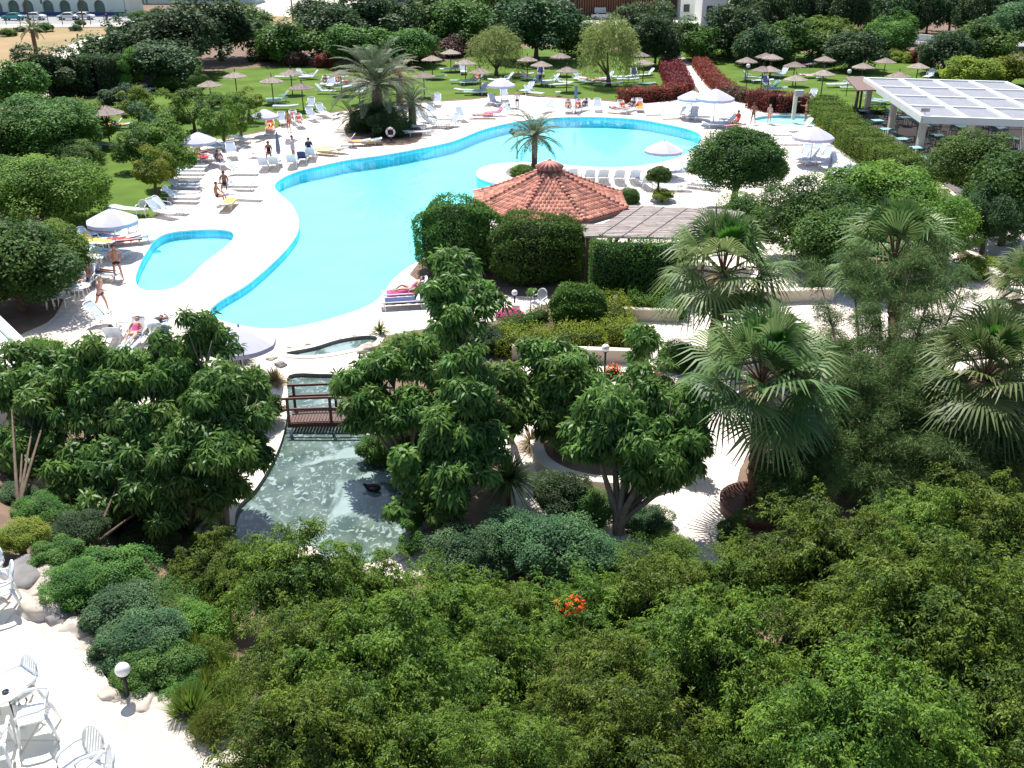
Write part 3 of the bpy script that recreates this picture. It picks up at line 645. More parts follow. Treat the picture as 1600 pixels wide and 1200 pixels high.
def fan_palm(px, py, hx, hy, hh, label, seed, s=1.0, n=30, group=None, skirt=True, young=9):
    b0 = hit(px, py); e = empty('fan_palm', b0, 0, label, 'palm', group); c = at(hx, hy, hh)-b0
    me, st = fan_mesh(seed, n); o = fol('fronds', me, 'palm', e); o.location = c; o.scale = (s,)*3
    o = st.build('stalks', M['palmbark'], e); o.location = c; o.scale = (s,)*3
    me, st2 = fan_mesh(seed+50, young, 1.1, .8, 34, True); o = fol('young_fronds', me, 'palmyoung', e); o.location = c+Vector((0, 0, .15)); o.scale = (s*1.12,)*3
    t = MB(); pr = []; m = 26
    for i in range(m+1):
        f = i/m; pr.append(((.26-.08*f)*(1.0 if i % 2 else 1.16), f))
    t.tube([(c.x*f, c.y*f, c.z*f-.1) for r, f in pr], [r for r, f in pr], 12); 
    rng = np.random.default_rng(seed)
    for i in range(70):
        f = rng.uniform(.05, 1); a = rng.random()*6.28; r = .24-.06*f; p = Vector((c.x*f+math.cos(a)*r, c.y*f+math.sin(a)*r, c.z*f)); t.tube([p, p+Vector((math.cos(a)*.1, math.sin(a)*.1, .16))], [.035, .012], 4)
    t.build('trunk', M['palmbark'], e)
    if skirt:
        me, _ = fan_mesh(seed+9, 7, .9, .55, 16)
        V, F = strips(rng, 260, .9, .035, .1, 1.2, 1.0, 4, .2, (0, 0, 0)); o = fol('dead_fronds', fol_mesh('dead_fronds', [(V, F)]), 'straw', e); o.location = c+Vector((0, 0, -.15)); o.scale = (s*.8,)*3
    return e
def feather_palm(px, py, H, Lf, n, label, seed, tr=.28, leaf='date', cat='palm', name='date_palm', up=1.35, low=-.5, pin=46, group=None, wpin=.03):
    b0 = hit(px, py); e = empty(name, b0, 0, label, cat, group); rng = np.random.default_rng(seed); C = []; A = []; N = []; St = MB(); ln = []
    for i in range(n):
        f = (i+.5)/n; q = i*2.4; el = up+(low-up)*f**.9+rng.normal()*.07; h = Vector((math.cos(q), math.sin(q), 0)); l = Lf*rng.uniform(.85, 1.08); pts = []
        p = Vector((0, 0, H)); e2 = el; k = 12
        for j in range(k+1):
            pts.append(p.copy()); d = h*math.cos(e2)+Vector((0, 0, math.sin(e2))); p = p+d*(l/k); e2 -= (.06+.10*(j/k))*(1.1-.35*f)
        St.tube(pts, [.035*(1-.8*j/k)+.006 for j in range(k+1)], 4, False); sd_ = h.cross(Vector((0, 0, 1))).normalized()
        for j in range(pin):
            t = .12+.88*j/pin; g = min(int(t*k), k-1); w = t*k-g; pt = pts[g]*(1-w)+pts[g+1]*w; tg = (pts[g+1]-pts[g]).normalized()
            for s_ in (-1, 1):
                C.append(pt); A.append(tg*.62+sd_*s_*.75+Vector((0, 0, .22-.3*t))+Vector(rng.normal(size=3)*.07)); N.append(tg.cross(sd_*s_)*s_+Vector((0, 0, .4))); ln.append(Lf*.17*math.sin(min(PI*.93, .35+t*2.6)))
    V, F = leaf_quads(np.array(C), np.array(A), np.array(N), np.array(ln), wpin, .03)
    fol('fronds', fol_mesh('fronds', [(V, F)]), leaf, e); St.build('stalks', M['palebark'], e)
    m = 22; MB().tube([(0, 0, -.1+(H+.1)*i/m) for i in range(m+1)], [tr*(1.12 if i % 2 else .95)*(1.15 if i < 3 else 1) for i in range(m+1)], 12).build('trunk', M['palmbark'], e)
    return e
def spiky(px, py, h, label, n=120, Ln=.75, Wd=.035, name='cordyline', cat='plant', leaf='grass', seed=1, rise=.9, arch=.8, tr=.06, group=None, spread=1.5):
    b0 = hit(px, py); e = empty(name, b0, 0, label, cat, group); rng = np.random.default_rng(seed)
    V, F = strips(rng, n, Ln, Wd, rise, arch, spread, 5, .03, (0, 0, h)); fol('leaves', fol_mesh('leaves', [(V, F)]), leaf, e)
    if h > .1: MB().tube([(0, 0, -.1), (0, 0, h)], [tr*1.3, tr], 7).build('trunk', M['bark'], e)
    return e
def flowers(px, py, wpx, label, leafm, n=500, hz=.35, name='flower_bed', cat='flowers', group=None, zh=None, sq=.7, seed=2, size=.07, green=True):
    p = hit(px, py); 
    r = wpx*.5*depth(p)/FPX; rng = np.random.default_rng(seed); u = rdir(rng, n); u[:, 2] = abs(u[:, 2]); P = u*np.array([r, r*sq, hz])*rng.uniform(.6, 1, (n, 1))**.5
    e = empty(name, p, 0, label, cat, group)
    V, F = leaf_quads(P+np.array([0, 0, .03]), rdir(rng, n), unit(u+rng.normal(size=(n, 3))*.4+np.array([0, 0, .6])), size, size*.8); link_mesh('blossom', np_mesh('blossom', V, F), M[leafm], e)
    if green:
        m = n; u = rdir(rng, m); u[:, 2] = abs(u[:, 2]); P = u*np.array([r*1.05, r*sq*1.05, hz*.92])*rng.uniform(.5, 1, (m, 1))**.5
        V, F = leaf_quads(P, rdir(rng, m), unit(u+rng.normal(size=(m, 3))*.4), .1, .05); fol('foliage', fol_mesh('foliage', [(V, F)], [core_mesh(rng, r*.75, hz*.6, (0, 0, 0), 7)]), 'mid', e)
    return e
def boulder(p, r, label, seed, m='rock', sq=.7, group=None):
    rng = np.random.default_rng(seed); import bmesh
    b = bmesh.new(); bmesh.ops.create_icosphere(b, subdivisions=4, radius=1); ph = rng.random(12)*6; cuts = [(rdir(rng, 1)[0], rng.uniform(.55, .8)) for _ in range(9)]
    for v in b.verts:
        c = np.array(v.co)
        for d_, k in cuts:
            s_ = float(c@d_)
            if s_ > k: c = c-d_*(s_-k)*.9
        c = c*(1+.05*math.sin(c[0]*7+ph[0])*math.sin(c[1]*8+ph[1])+.04*math.sin(c[2]*11+ph[2]+c[0]*5)); v.co = c
    me = bpy.data.meshes.new('boulder'); b.to_mesh(me); b.free(); me.polygons.foreach_set('use_smooth', [True]*len(me.polygons))
    o = link_mesh('boulder', me, M[m]); o.location = p; o.scale = (r*rng.uniform(.9, 1.3), r*rng.uniform(.8, 1.1), r*sq); o.rotation_euler = (0, 0, rng.random()*6); tag(o, label, 'rock', group); return o
# ------------------------------------------------------------------ planting beds and low walls
def wallpath(pts, w, h, m, name, label, z0=0, cap=True, cat='wall'):
    e = empty(name, (pts[0][0], pts[0][1], z0), 0, label, cat); o0 = Vector((pts[0][0], pts[0][1], 0)); P = [(p[0]-o0.x, p[1]-o0.y) for p in pts]
    n = len(P)
    def strip(w_, za, zb, nm, mm):
        l = []; r = []
        for i in range(n):
            a = Vector(P[max(i-1, 0)]); b = Vector(P[min(i+1, n-1)]); t = (b-a).normalized(); l.append((P[i][0]-t.y*w_/2, P[i][1]+t.x*w_/2)); r.append((P[i][0]+t.y*w_/2, P[i][1]-t.x*w_/2))
        MB().prism(l+r[::-1], za, zb).build(nm, mm, e)
    strip(w, -.05, h, 'wall_face', m)
    if cap: strip(w+.08, h+.002, h+.07, 'coping', M['lintel'])
    return e
sheet('garden_bed', wpoly([(600,640),(572,560),(592,530),(680,512),(760,504),(845,500),(820,560),(800,610),(775,660),(785,720),(800,760),(770,870),(680,900),(690,800),(640,735)], 0, 3), .034, M['soil'])
sheet('garden_bed', wpoly([(845,478),(965,470),(975,545),(950,560),(830,560),(800,520)], 0, 2), .036, M['soil'])
sheet('garden_bed', wpoly([(1190,690),(1260,640),(1330,600),(1420,590),(1500,600),(1700,640),(1800,900),(1200,880),(1150,760)], 0, 3), .034, M['soil'])
sheet('garden_bed', wpoly([(640,430),(700,455),(790,462),(900,470),(960,470),(1070,462),(1080,400),(900,400),(700,395)], 0, 2), .034, M['soil'])
sheet('garden_bed', wpoly([(550,190),(640,190),(660,210),(640,226),(570,226),(540,210)], 0, 3), .034, M['soil'])
sheet('garden_bed', wpoly([(790,272),(800,262),(830,260),(850,264),(850,282),(815,280)], 0, 3), .036, M['darkrock'])
PL = wpoly([(838,690),(846,716),(875,736),(915,748),(960,752),(1005,748),(1040,738)], .45, 4, False)
wallpath(PL, .32, .45, M['beige'], 'planter_wall', 'curved beige planter wall with pale coping in the middle of the paved garden')
sheet('planter_soil', PL+wpoly([(1060,700),(1000,640),(900,640),(850,660)], .3, 1), .30, M['soil'])
def line(px, z=0): return [tuple(at(x, y, z)[:2]) for x, y in px]
wallpath(line([(800,562),(945,566),(1003,568),(1003,545)]), .25, .5, M['beige'], 'low_wall', 'low beige wall below the yellow green hedges, right of the pink flowers')
wallpath(line([(968,500),(1060,503)]), .25, .5, M['beige'], 'low_wall', 'low beige wall in front of the bright clipped hedge beside the fan palm')
wallpath(line([(1075,478),(1180,475),(1300,470)]), .25, .55, M['beige'], 'low_wall', 'low beige wall in shade behind the tallest fan palm')
wallpath(line([(1502,402),(1525,422),(1575,464),(1585,474)]), .35, .6, M['lintel'], 'low_wall', 'thick pale wall running diagonally down the paved path at the right edge')
wallpath(line([(1300,185),(1332,215),(1380,258),(1442,292)]), .22, .7, M['lintel'], 'terrace_wall', 'long pale wall along the open air restaurant behind its hedge')
wallpath(line([(1390,312),(1442,292),(1475,315)]), .3, .7, M['lintel'], 'terrace_wall', 'short pale wall corner below the restaurant hedge')
wallpath(line([(1445,318),(1480,308),(1500,326)]), .3, .4, M['lintel'], 'terrace_wall', 'short low pale wall beside the restaurant steps')
# ------------------------------------------------------------------ background planting (far to near)
B = blob
def row(items, name='shrub', cat='shrub', group=None):
    for it in items: B(*it, name=name, cat=cat, group=group)
T = dict(name='tree', cat='tree')
# far left and behind the lawn
for it in [
 (207,72,62,.62,1.2,'farB','dark','dark glossy tree left of the three trees hiding the gravel track'),
 (275,62,68,.66,1.5,'farA','dark','wide dark glossy tree in the middle of the group behind the left lawn'),
 (340,42,60,.7,1.6,'farC','dark','tallest dark tree of the group at the top left'),
 (250,98,55,.55,.8,'farA','blue','bluish low tree at the foot of the big dark trees'),
 (385,30,32,.6,1.5,'farB','mid','small tree just right of the tallest dark tree at top left'),
 (75,112,44,.8,.6,'farC','dark','round dark tree under the palm tuft at the far left'),
 (28,135,40,.9,.8,'farA','mid','shaded tree at the left edge above the big shrubs'),
 (455,62,42,.7,.8,'farB','mid','green tree behind the purple bush left of the date palm'),
 (520,45,52,.7,1.2,'farA','dark','dense dark tree behind the lawn above the date palm, left one'),
 (590,30,58,.7,1.5,'farC','blue','high bluish tree behind the date palm'),
 (655,30,50,.7,1.5,'farB','mid','green tree at the top between date palm and willows'),
 (718,38,46,.7,1.2,'farA','mid','green tree above the purple bushes behind the lawn'),
 (560,72,45,.6,.6,'farC','mid','olive green bush tree directly behind the date palm fronds'),
 (640,72,42,.6,.5,'farA','mid','green bush tree right of the date palm top'),
 (500,18,36,.6,1.5,'farB','dark','far dark tree left of the grey block at the top'),
 (838,42,60,.68,2.0,'farA','dark','wide dark tree with visible trunk between the two willows'),
 (905,55,34,.7,.8,'farB','mid','small bright tree left of the larger willow'),
 (1005,42,44,.75,1.2,'farC','dark','dark tree behind the head of the garden path'),
 (1025,62,34,1.1,.4,'farA','dark','tall dark hedge like tree at the top end of the garden path'),
 (1085,60,36,.8,.8,'farB','mid','green tree right of the garden path end'),
 (1145,48,42,.85,1.0,'farA','dark','round dark tree right of the white building at the top'),
 (1190,70,34,.8,.6,'farB','dark','dark bush tree right of the round dark tree'),
 (760,15,50,.7,2,'farC','mid','far green tree at the top above the left willow'),
 (1235,62,46,.66,.5,'farB','mid','green bush left in the row behind the right lawn'),
 (1285,58,46,.62,.5,'farA','bright','light green bush in the row behind the right lawn'),
 (1335,78,42,.62,.7,'farA','dark','low wide dark tree behind the straw sunshades of the right lawn'),
 (1388,60,34,.7,.5,'farC','mid','green bush left of the small white wall at the top right'),
 (1400,40,26,.9,.6,'farB','mid','small upright tree in front of the dark tree belt at top right'),
 (1480,80,40,.72,.9,'farA','dark','dark tree with pale forked stem behind the pergola'),
 (1545,68,46,.72,.6,'farB','mid','green tree right of the dark forked tree behind the pergola'),
 (1590,40,44,.7,.8,'farC','blue','grey green tree in the top right corner'),
 (1520,112,40,.55,.2,'farA','yellow','yellow green bushes at the far edge of the lawn beside the pergola'),
 (1582,108,36,.6,.2,'farB','yellow','yellow green bushes right of the pergola corner'),
]: B(it[0], it[1]+3, it[2]*1.13, it[3], it[4]*.35, *it[5:], **T)
# bushes
for it in [
 (140,112,50,.45,0,'farA','bright','bright green bush beside the long dark hedge at the left'),
 (120,128,30,.4,0,'farB','mid','low bush left on top of the long dark hedge'),
 (200,118,22,.8,.1,'loose','mid','thin upright bush beside the long dark hedge'),
 (465,94,18,.8,0,'farA','purpleleaf','dark purple bush left behind the lawn'),
 (506,95,18,.8,0,'farB','redleaf','red bush just right of the dark purple bush'),
 (425,82,34,.5,0,'farC','mid','green bush left of the dark purple bush'),
 (660,85,30,.5,0,'farA','redleaf','red flowering bush left behind the pink sunshade'),
 (705,75,34,.55,0,'farB','purpleleaf','purple bush behind the pink sunshades'),
 (735,66,20,.6,0,'farA','redleaf','small red bush beside the left willow'),
 (1384,83,14,.7,0,'farA','redleaf','small red bush behind the right lawn, left one'),
 (1430,88,22,.6,0,'farB','redleaf','wider red bush behind the right lawn beside the dark forked tree'),
 (1405,90,20,.5,0,'farC','yellow','yellow green bush between the two red bushes of the right lawn'),
 (1095,80,26,.5,0,'farC','yellow','yellow green bush right of the garden path top'),
 (1130,80,22,.5,0,'loose','mid','small loose bush near the right lawn edge'),
 (312,128,20,.95,.3,'looseB','mid','small round topped tree on the upper left lawn'),
 (265,132,26,.55,0,'farA','mid','low bush on the upper left lawn'),
 (340,155,18,.55,0,'farB','dark','low dark bush left of the first straw sunshades'),
]: B(*it)
for it in [
 (205,108,22,1.0,.8,'looseB','bright','slim pale tree left of the big shaded hedge end'),
 (192,150,30,.5,.2,'farB','dark','dark small tree above the left straw sunshade'),
 (212,165,26,.9,.9,'loose','bright','thin young tree beside the left straw sunshade'),
 (262,175,30,.8,.5,'looseB','bright','pale leafy small tree upper left beside the loungers'),
 (300,170,30,.8,.6,'loose','mid','leafy small tree right of the pale one on the left lawn'),
 (345,185,30,.9,.8,'looseB','bright','leafy small tree behind the second white parasol from the left'),
 (372,175,26,.9,.9,'loose','mid','small tree just left of the third white parasol'),
 (385,158,26,.6,1.0,'looseB','yellow','pale small tree above the third white parasol'),
 (225,205,34,.9,.4,'looseB','blue','dense bluish young tree at the lawn edge'),
 (250,215,34,.8,.7,'farB','bright','pale bushy tree beside the left row of loungers'),
 (212,232,26,.9,.5,'farC','mid','small dark bushy tree at the lawn edge left of the lounger row'),
 (265,248,30,.85,.8,'farB','bright','bushy yellow green tree closest to the left lounger row'),
 (237,262,30,.8,1.0,'looseB','yellow','crooked small tree with bare stem left of the lounger row'),
]: B(it[0], it[1], it[2]*1.18, *it[3:], **T)
for it in [
 (60,205,88,.55,.3,'ficusB','mid','big mixed green shrub above the left lawn'),
 (120,195,60,.6,.2,'ficusA','bright','pale green shrub nearest the left straw sunshade'),
 (10,220,60,.7,.3,'ficusC','ficus','green shrub cut by the left edge above the big fig trees'),
 (118,245,38,.6,.1,'ficusB','mid','small drooping shrub at the left lawn edge'),
 (25,300,88,.62,.3,'ficusA','bright','yellow green fig tree at the left edge'),
 (90,308,84,.66,.3,'ficusB','bright','yellow green fig tree beside the left white parasol'),
 (20,420,105,.70,.2,'ficusC','ficus','lower dark fig tree at the left edge beside the white tables'),
 (70,392,66,.7,.5,'ficusA','bright','fig tree crown right above the white plastic tables'),
]: B(*it, **T)
B(775,84,50,.74,.1,'willowA','willow','smaller pale willow behind the lawn', **T)
B(953,84,62,.86,.2,'willowB','willow','larger pale willow on the lawn left of the red hedge', **T)
# row of dark trees along the top right
for i, x in enumerate(range(1165, 1640, 32)):
    B(x+(i % 3)*4, 14+(i % 2)*5, 27+(i % 3)*3, 1.15, .5, ('farA','farB','farC')[i % 3], 'dark', 'dark upright tree, %s from the left in the tall belt at the top right' % ['first','second','third','fourth','fifth','sixth','seventh','eighth','ninth','tenth','eleventh','twelfth','thirteenth','fourteenth','fifteenth'][i], name='tree', cat='tree', group='tall dark tree belt at the top right', bark='palebark')
for i, (x, y, r) in enumerate([(12,52,12),(30,46,9),(68,44,14),(118,44,10),(125,36,8),(180,48,14),(220,28,18),(250,22,16)]):
    B(x, y, r, .6, 0, ('farA','farB')[i % 2], ('mid','blue')[i % 2], 'small roadside bush, %s from the left near the arched building' % ['first','second','third','fourth','fifth','sixth','seventh','eighth'][i], group='roadside bushes')
for i, (x, y) in enumerate([(1240,8),(1300,14),(1375,10),(1440,14),(1500,8),(1590,6)]):
    feather_palm(x, y+32, 4.6, 2.4, 16, 'far palm, %s from the left in front of the dark tree belt' % ['first','second','third','fourth','fifth','sixth'][i], 60+i, .2, 'palm', pin=16, wpin=.09, name='palm_tree', group='far palms')
# mid ground
B(1152,256,76,.70,1.1,'tight','ficus','round clipped fig tree on the deck right of the pool', tr=.24, **T)
B(1030,275,20,.75,.9,'tight','mid','small ball clipped bush beside the loungers behind the bar')
B(1035,305,20,.5,.1,'ficusC','yellow','yellowish low bush under the ball clipped bush')
B(982,308,18,.8,0,'tightB','mid','small round bush against the tiled roof on the right')
B(816,268,19,.55,0,'tight','bright','bright round bush at the tip of the pool peninsula')
B(1160,340,46,.8,0,'ficusC','mid','grey green bush below the round clipped tree')
for it in [
 (1270,345,82,.75,0.5,'ficusB','ficus','big fig tree left in the group below the restaurant'),
 (1370,320,103,.62,0.6,'ficusA','bright','widest fig tree in the middle of the group below the restaurant'),
 (1330,385,85,.7,0.4,'ficusC','ficus','fig tree behind the second fan palm crown'),
 (1445,355,75,.75,0.5,'ficusB','bright','yellow green fig tree right of the second fan palm crown'),
 (1520,265,75,.75,0.6,'ficusA','mid','green tree in front of the restaurant pergola'),
 (1580,310,85,.85,0.5,'ficusC','ficus','big shaded tree at the right edge below the pergola'),
 (1545,345,52,.9,.6,'ficusB','dark','dark tree beside the diagonal pale wall'),
]: B(*it, **T)
B(1530,420,38,.5,0,'ficusC','yellow','low yellow green bush behind the diagonal pale wall')
# hedges
def HB(px, w, h, leaf, label, seed, Lf=.13, Wf=.06, n=150, **k): return hedge(line(px), w, h, leaf, label, n=n, Lf=Lf, Wf=Wf, seed=seed, **k)
HB([(80,150),(150,147),(205,142)], 3, 3.4, 'dark', 'long tall dark hedge at the far left of the lawn', 1, .22, .1, 50)
HB([(1062,150),(1060,138),(1052,122),(1046,108)], 2.4, 1.1, 'redleaf', 'red leaved hedge along the left side of the garden path', 2, .17, .08, 90)
HB([(972,160),(1000,158),(1030,156),(1060,151)], 2.0, 1.1, 'redleaf', 'red leaved hedge between the lawn and the deck left of the path', 3, .17, .08, 90)
HB([(1093,104),(1106,122),(1120,138),(1140,152)], 1.6, 1.0, 'redleaf', 'red leaved hedge along the right side of the garden path', 4, .17, .08, 90)
HB([(1135,152),(1168,160)], 1.6, 1.0, 'purpleleaf', 'purple hedge at the lower end of the garden path', 5, .17, .08, 90)
HB([(1176,168),(1210,176),(1262,176)], 1.6, 1.5, 'redleaf', 'bright red hedge behind the people by the whirlpool', 6, .17, .08, 90)
HB([(1285,183),(1310,215),(1345,243),(1385,272),(1430,290)], 2.4, 1.7, 'bright', 'long green hedge climbing beside the restaurant wall', 7, .13, .06, 130)
HB([(1290,188),(1298,205),(1320,232)], 1.2, .9, 'yellow', 'low yellowish hedge in front of the long green hedge', 8, .13, .06, 110)
HB([(1325,177),(1385,179)], 1.2, .5, 'mid', 'low green hedge at the far side of the restaurant', 9)
HB([(985,488),(1065,490)], 2.0, 1.0, 'bright', 'bright clipped hedge in a planter left of the fan palm', 10, .09, .045, 300)
HB([(945,478),(962,520),(970,545)], 1.3, .85, 'yellow', 'yellow green hedge running down behind the ball bush', 11, .09, .045, 320)
HB([(775,552),(860,545),(940,545)], 1.5, .8, 'yellow', 'yellow green clipped hedge below the pink flowers', 12, .09, .045, 320)
HB([(775,530),(850,500)], .8, .6, 'mid', 'low fine leaved hedge behind the pink flowers', 13, .08, .04, 300)
HB([(-20,640),(50,595),(84,575)], 1.7, 1.2, 'bright', 'bright clipped hedge beside the white roof at the left edge', 14, .08, .04, 380)
HB([(925,470),(1000,473),(1068,470)], 1.0, 2.75, 'mid', 'loose grey green hedge in front of the lath roof', 15, .11, .05, 260)
def domehedge(px, py, wpx, h, dm, leaf, label, seed, n=19000, pk=.74):
    p = at(px, py); r = wpx*.5*depth(p)/FPX; rng = np.random.default_rng(seed); u = rdir(rng, n); pw = lambda a, k: np.sign(a)*np.abs(a)**k
    lump = 1+.07*np.sin(u[:, :1]*6+seed)+.06*np.sin(u[:, 1:2]*7+u[:, 2:]*6)
    P = pw(u, pk)*np.array([r, dm, h/2])*lump*(rng.uniform(.93, 1.03, (n, 1))+np.where(rng.random((n, 1)) < .05, rng.random((n, 1))*.14, 0)); N = unit(u+rng.normal(size=(n, 3))*.5+np.array([0, 0, .3])); A = unit(np.cross(N, rdir(rng, n))+N*.4)
    V, F = leaf_quads(P, A, N, .13*rng.uniform(.7, 1.3, (n, 1)), .06)
    cv, cf = core_mesh(rng, 1, 1, (0, 0, 0), 14, 1); cv = unit(cv)*(1); cv = pw(cv, pk)*np.array([r, dm, h/2])*.86
    o = fol('clipped_bush', fol_mesh('clipped_bush', [(V, F)], [(cv, cf)]), leaf); o.location = (p.x, p.y+dm, h/2); tag(o, label, 'hedge'); return o
domehedge(712, 440, 128, 3.5, 1.5, 'mid', 'tall clipped bush with rounded top between the pool and the bar', 21)
domehedge(838, 455, 150, 3.1, 1.5, 'mid', 'wide clipped bush in front of the tiled bar roof', 22)
domehedge(903, 523, 86, 1.75, .95, 'mid', 'round clipped ball bush beside the white plastic armchair', 23, 12000, .95)
# palms
feather_palm(592, 203, 3.6, 4.5, 54, 'tall grey green date palm on the round bed at the top of the pool', 31, .42, up=1.5, low=-.2, pin=56, wpin=.045)
feather_palm(645, 200, 2.0, 2.6, 26, 'smaller leaning palm right of the tall date palm', 32, .3, 'date')
feather_palm(551, 203, 1.0, 2.2, 20, 'low dark palm left of the tall date palm', 33, .2, 'palm')
feather_palm(625, 165, 2.6, 2.6, 26, 'yellowish palm behind the tall date palm', 34, .3, 'straw')
for it in [(575,190,34,.7,0,'ficusC','dark','dark bush left under the date palm'),(612,197,34,.7,0,'ficusB','dark','dark bush right under the date palm holding the lifebuoy'),(592,180,34,.6,.3,'ficusA','blue','bluish bush behind the date palm trunk')]: B(*it)
feather_palm(835, 261, 2.1, 2.3, 44, 'small date palm at the tip of the pool peninsula', 35, .2, pin=44, up=1.45, low=-.45)
B(808,205,12,.7,1.5,'looseB','blue','thin bare stemmed sapling beside the small date palm', name='sapling', cat='tree', tr=.05)
feather_palm(57, 84, 3.0, 2.2, 22, 'palm tuft above the round dark tree at the far left', 36, .25, 'palm', pin=24, wpin=.06)
feather_palm(1062, 25, 4.2, 2.4, 18, 'far palm in front of the white building at the top', 37, .2, 'palm', pin=18, wpin=.08)
fan_palm(1112, 566, 1130, 428, 3.7, 'fan palm in front of the reed mat canopy', 41, 1.34)
fan_palm(1180, 800, 1190, 600, 4.0, 'fan palm rising from the round dark planter', 42, 1.22)
fan_palm(1400, 640, 1398, 408, 4.4, 'fan palm between the fig trees and the feathery tree', 43, 1.32)
fan_palm(1545, 760, 1540, 592, 3.6, 'fan palm at the right with bright young fans', 44, 1.12)
fan_palm(1625, 560, 1618, 470, 3.5, 'fan palm cut by the right edge of the photo', 45, 1.1)
e = empty('round_planter', at(1180, 800), 0, 'round dark planter at the foot of a fan palm', 'planter')
MB().lathe([(1.0,0),(1.05,.42),(.93,.42),(.9,.36),(.01,.36)], 28).build('basin', M['darkwood'], e); 
e = empty('round_planter', at(1112, 566), 0, 'round low beige planter at the foot of the leftmost fan palm', 'planter')
MB().lathe([(1.0,0),(1.05,.3),(.93,.3),(.9,.25),(.01,.25)], 28).build('basin', M['beige'], e)
# feathery tree
def feathery(px, py, label, seed, stems, n=150000, ln=.21, sp=.12):
    b0 = hit(px, py); e = empty('feathery_tree', b0, 0, label, 'tree'); rng = np.random.default_rng(seed); t = MB(); paths = []
    for sx, sy, sh in stems:
        c = at(sx, sy, sh)-b0; m = [Vector((c.x*f**1.3+.06*math.sin(f*9+sx), c.y*f**1.3, c.z*f)) for f in np.linspace(0, 1, 9)]
        t.tube([Vector((0, 0, -.2))]+m[1:], [.11*(1-f*.88) for f in np.linspace(0, 1, 9)], 6)
        for _ in range(34):
            f = rng.uniform(.15, 1); i = min(int(f*8), 7); p = m[i].lerp(m[i+1], f*8-i) if i < 8 else m[8]; a = rng.random()*6.28; l = rng.uniform(.45, 1.1)*(1.2-.45*f)
            pt = [p+Vector((math.cos(a)*l*q, math.sin(a)*l*q, l*(.75*q-.45*q*q))) for q in np.linspace(0, 1, 5)]; paths.append([tuple(v) for v in pt]); t.tube(pt, [.02, .016, .012, .008, .005], 4, False)
    V, F = needles(rng, n, paths, ln, .017, sp); fol('needles', fol_mesh('needles', [(V, F)]), 'needle', e); t.build('branches', M['bark'], e)
feathery(1368, 800, 'tall feathery tree with many upright stems in front of the fan palms', 51, [(1275,430,4.6),(1325,395,5.3),(1372,400,5.5),(1420,395,5.5),(1470,385,5.5),(1508,430,5.0),(1290,600,3.2),(1460,600,3.2),(1340,560,3.8),(1410,560,3.8),(1500,600,3.0),(1250,660,2.6)])
feathery(1240, 830, 'short feathery bush below the planter palm', 52, [(1210,700,2.0),(1260,680,2.2),(1290,720,1.8),(1235,650,2.6),(1265,620,3.0)], 50000)
feathery(1530, 800, 'feathery shrub at the right below the young fans', 53, [(1500,680,2.4),(1560,660,2.6),(1600,680,2.4),(1540,620,3.0),(1480,700,2.4)], 60000)
# umbrella trees: left group
BR = branchy
BR('umbrella_tree','umbrella tree cut by the left edge of the photo', 30,800,[(15,590,3.3,52),(55,640,2.8,48),(35,690,2.3,42),(85,600,3.0,24)], seed=61, young=.2, tr=.055, bark='bark')
BR('umbrella_tree','umbrella tree in the middle of the left group with pale young tops', 185,820,[(135,560,4.3,36),(200,580,4.0,46),(255,600,3.8,42),(165,625,3.4,50),(225,660,3.1,52),(130,650,2.9,40),(110,610,3.2,30)], seed=62, young=.22)
BR('umbrella_tree','umbrella tree with two thin stems at the pond edge', 355,835,[(310,530,4.7,48),(355,600,4.0,54),(380,650,3.4,46),(310,660,3.3,52),(345,715,2.6,50),(265,720,2.5,46),(395,610,3.6,34)], seed=63, young=.15, tr=.07)
BR('umbrella_tree','low umbrella tree in shade at the left of the bare soil', 150,850,[(125,730,2.0,48),(190,740,2.1,50),(100,770,1.5,40),(240,780,1.5,46),(165,790,1.3,46)], seed=64, young=.08, tr=.055, bark='bark')
BR('umbrella_tree','tall slim umbrella tree in the centre with a separate top head', 718,815,[(715,425,6.2,46),(690,465,5.7,36),(748,462,5.7,36),(716,500,5.3,36),(720,570,4.3,46),(735,630,3.6,50),(705,680,3.0,46),(745,700,2.6,44),(720,740,2.2,44)], seed=65, tr=.11, young=.05, bark='bark')
BR('umbrella_tree','bushy umbrella tree right of the wooden footbridge', 640,770,[(560,590,3.0,40),(610,570,3.3,44),(655,560,3.4,44),(600,630,2.5,44),(650,640,2.4,50),(570,640,2.4,34),(690,590,3.0,36),(680,650,2.2,36)], seed=66, young=.18)
BR('umbrella_tree','low wide umbrella tree overhanging the right bank of the pond', 690,840,[(655,740,1.7,44),(695,735,1.8,40),(650,775,1.3,34),(690,780,1.3,36)], seed=67, Ln=.22, Wd=.11, young=.3, dens=420)
BR('umbrella_tree','umbrella tree above the orange red flowers left of the paved area', 870,720,[(845,565,3.0,44),(895,560,3.0,46),(870,600,2.5,52),(830,610,2.3,36),(915,605,2.4,36),(865,645,1.8,42)], seed=68, young=.25)
BR('umbrella_tree','small umbrella tree top beside the low beige wall', 1003,640,[(1000,535,2.6,30),(985,600,1.6,22)], seed=69, young=.1, tr=.05)
BR('umbrella_tree','big umbrella tree with forked bare trunk over the curved planter', 965,835,[(955,640,3.6,52),(1010,625,3.8,48),(1060,640,3.6,44),(930,690,2.9,40),(985,690,3.0,52),(1040,700,2.8,50),(1085,690,2.9,32),(1010,730,2.4,42),(1070,735,2.3,28)], seed=70, young=.2, tr=.14, bark='palebark')
BR('umbrella_tree','umbrella tree with bright young leaves behind the big forked one', 1060,690,[(1040,600,2.5,36),(1075,625,2.3,30)], seed=71, young=.5, Ln=.22)
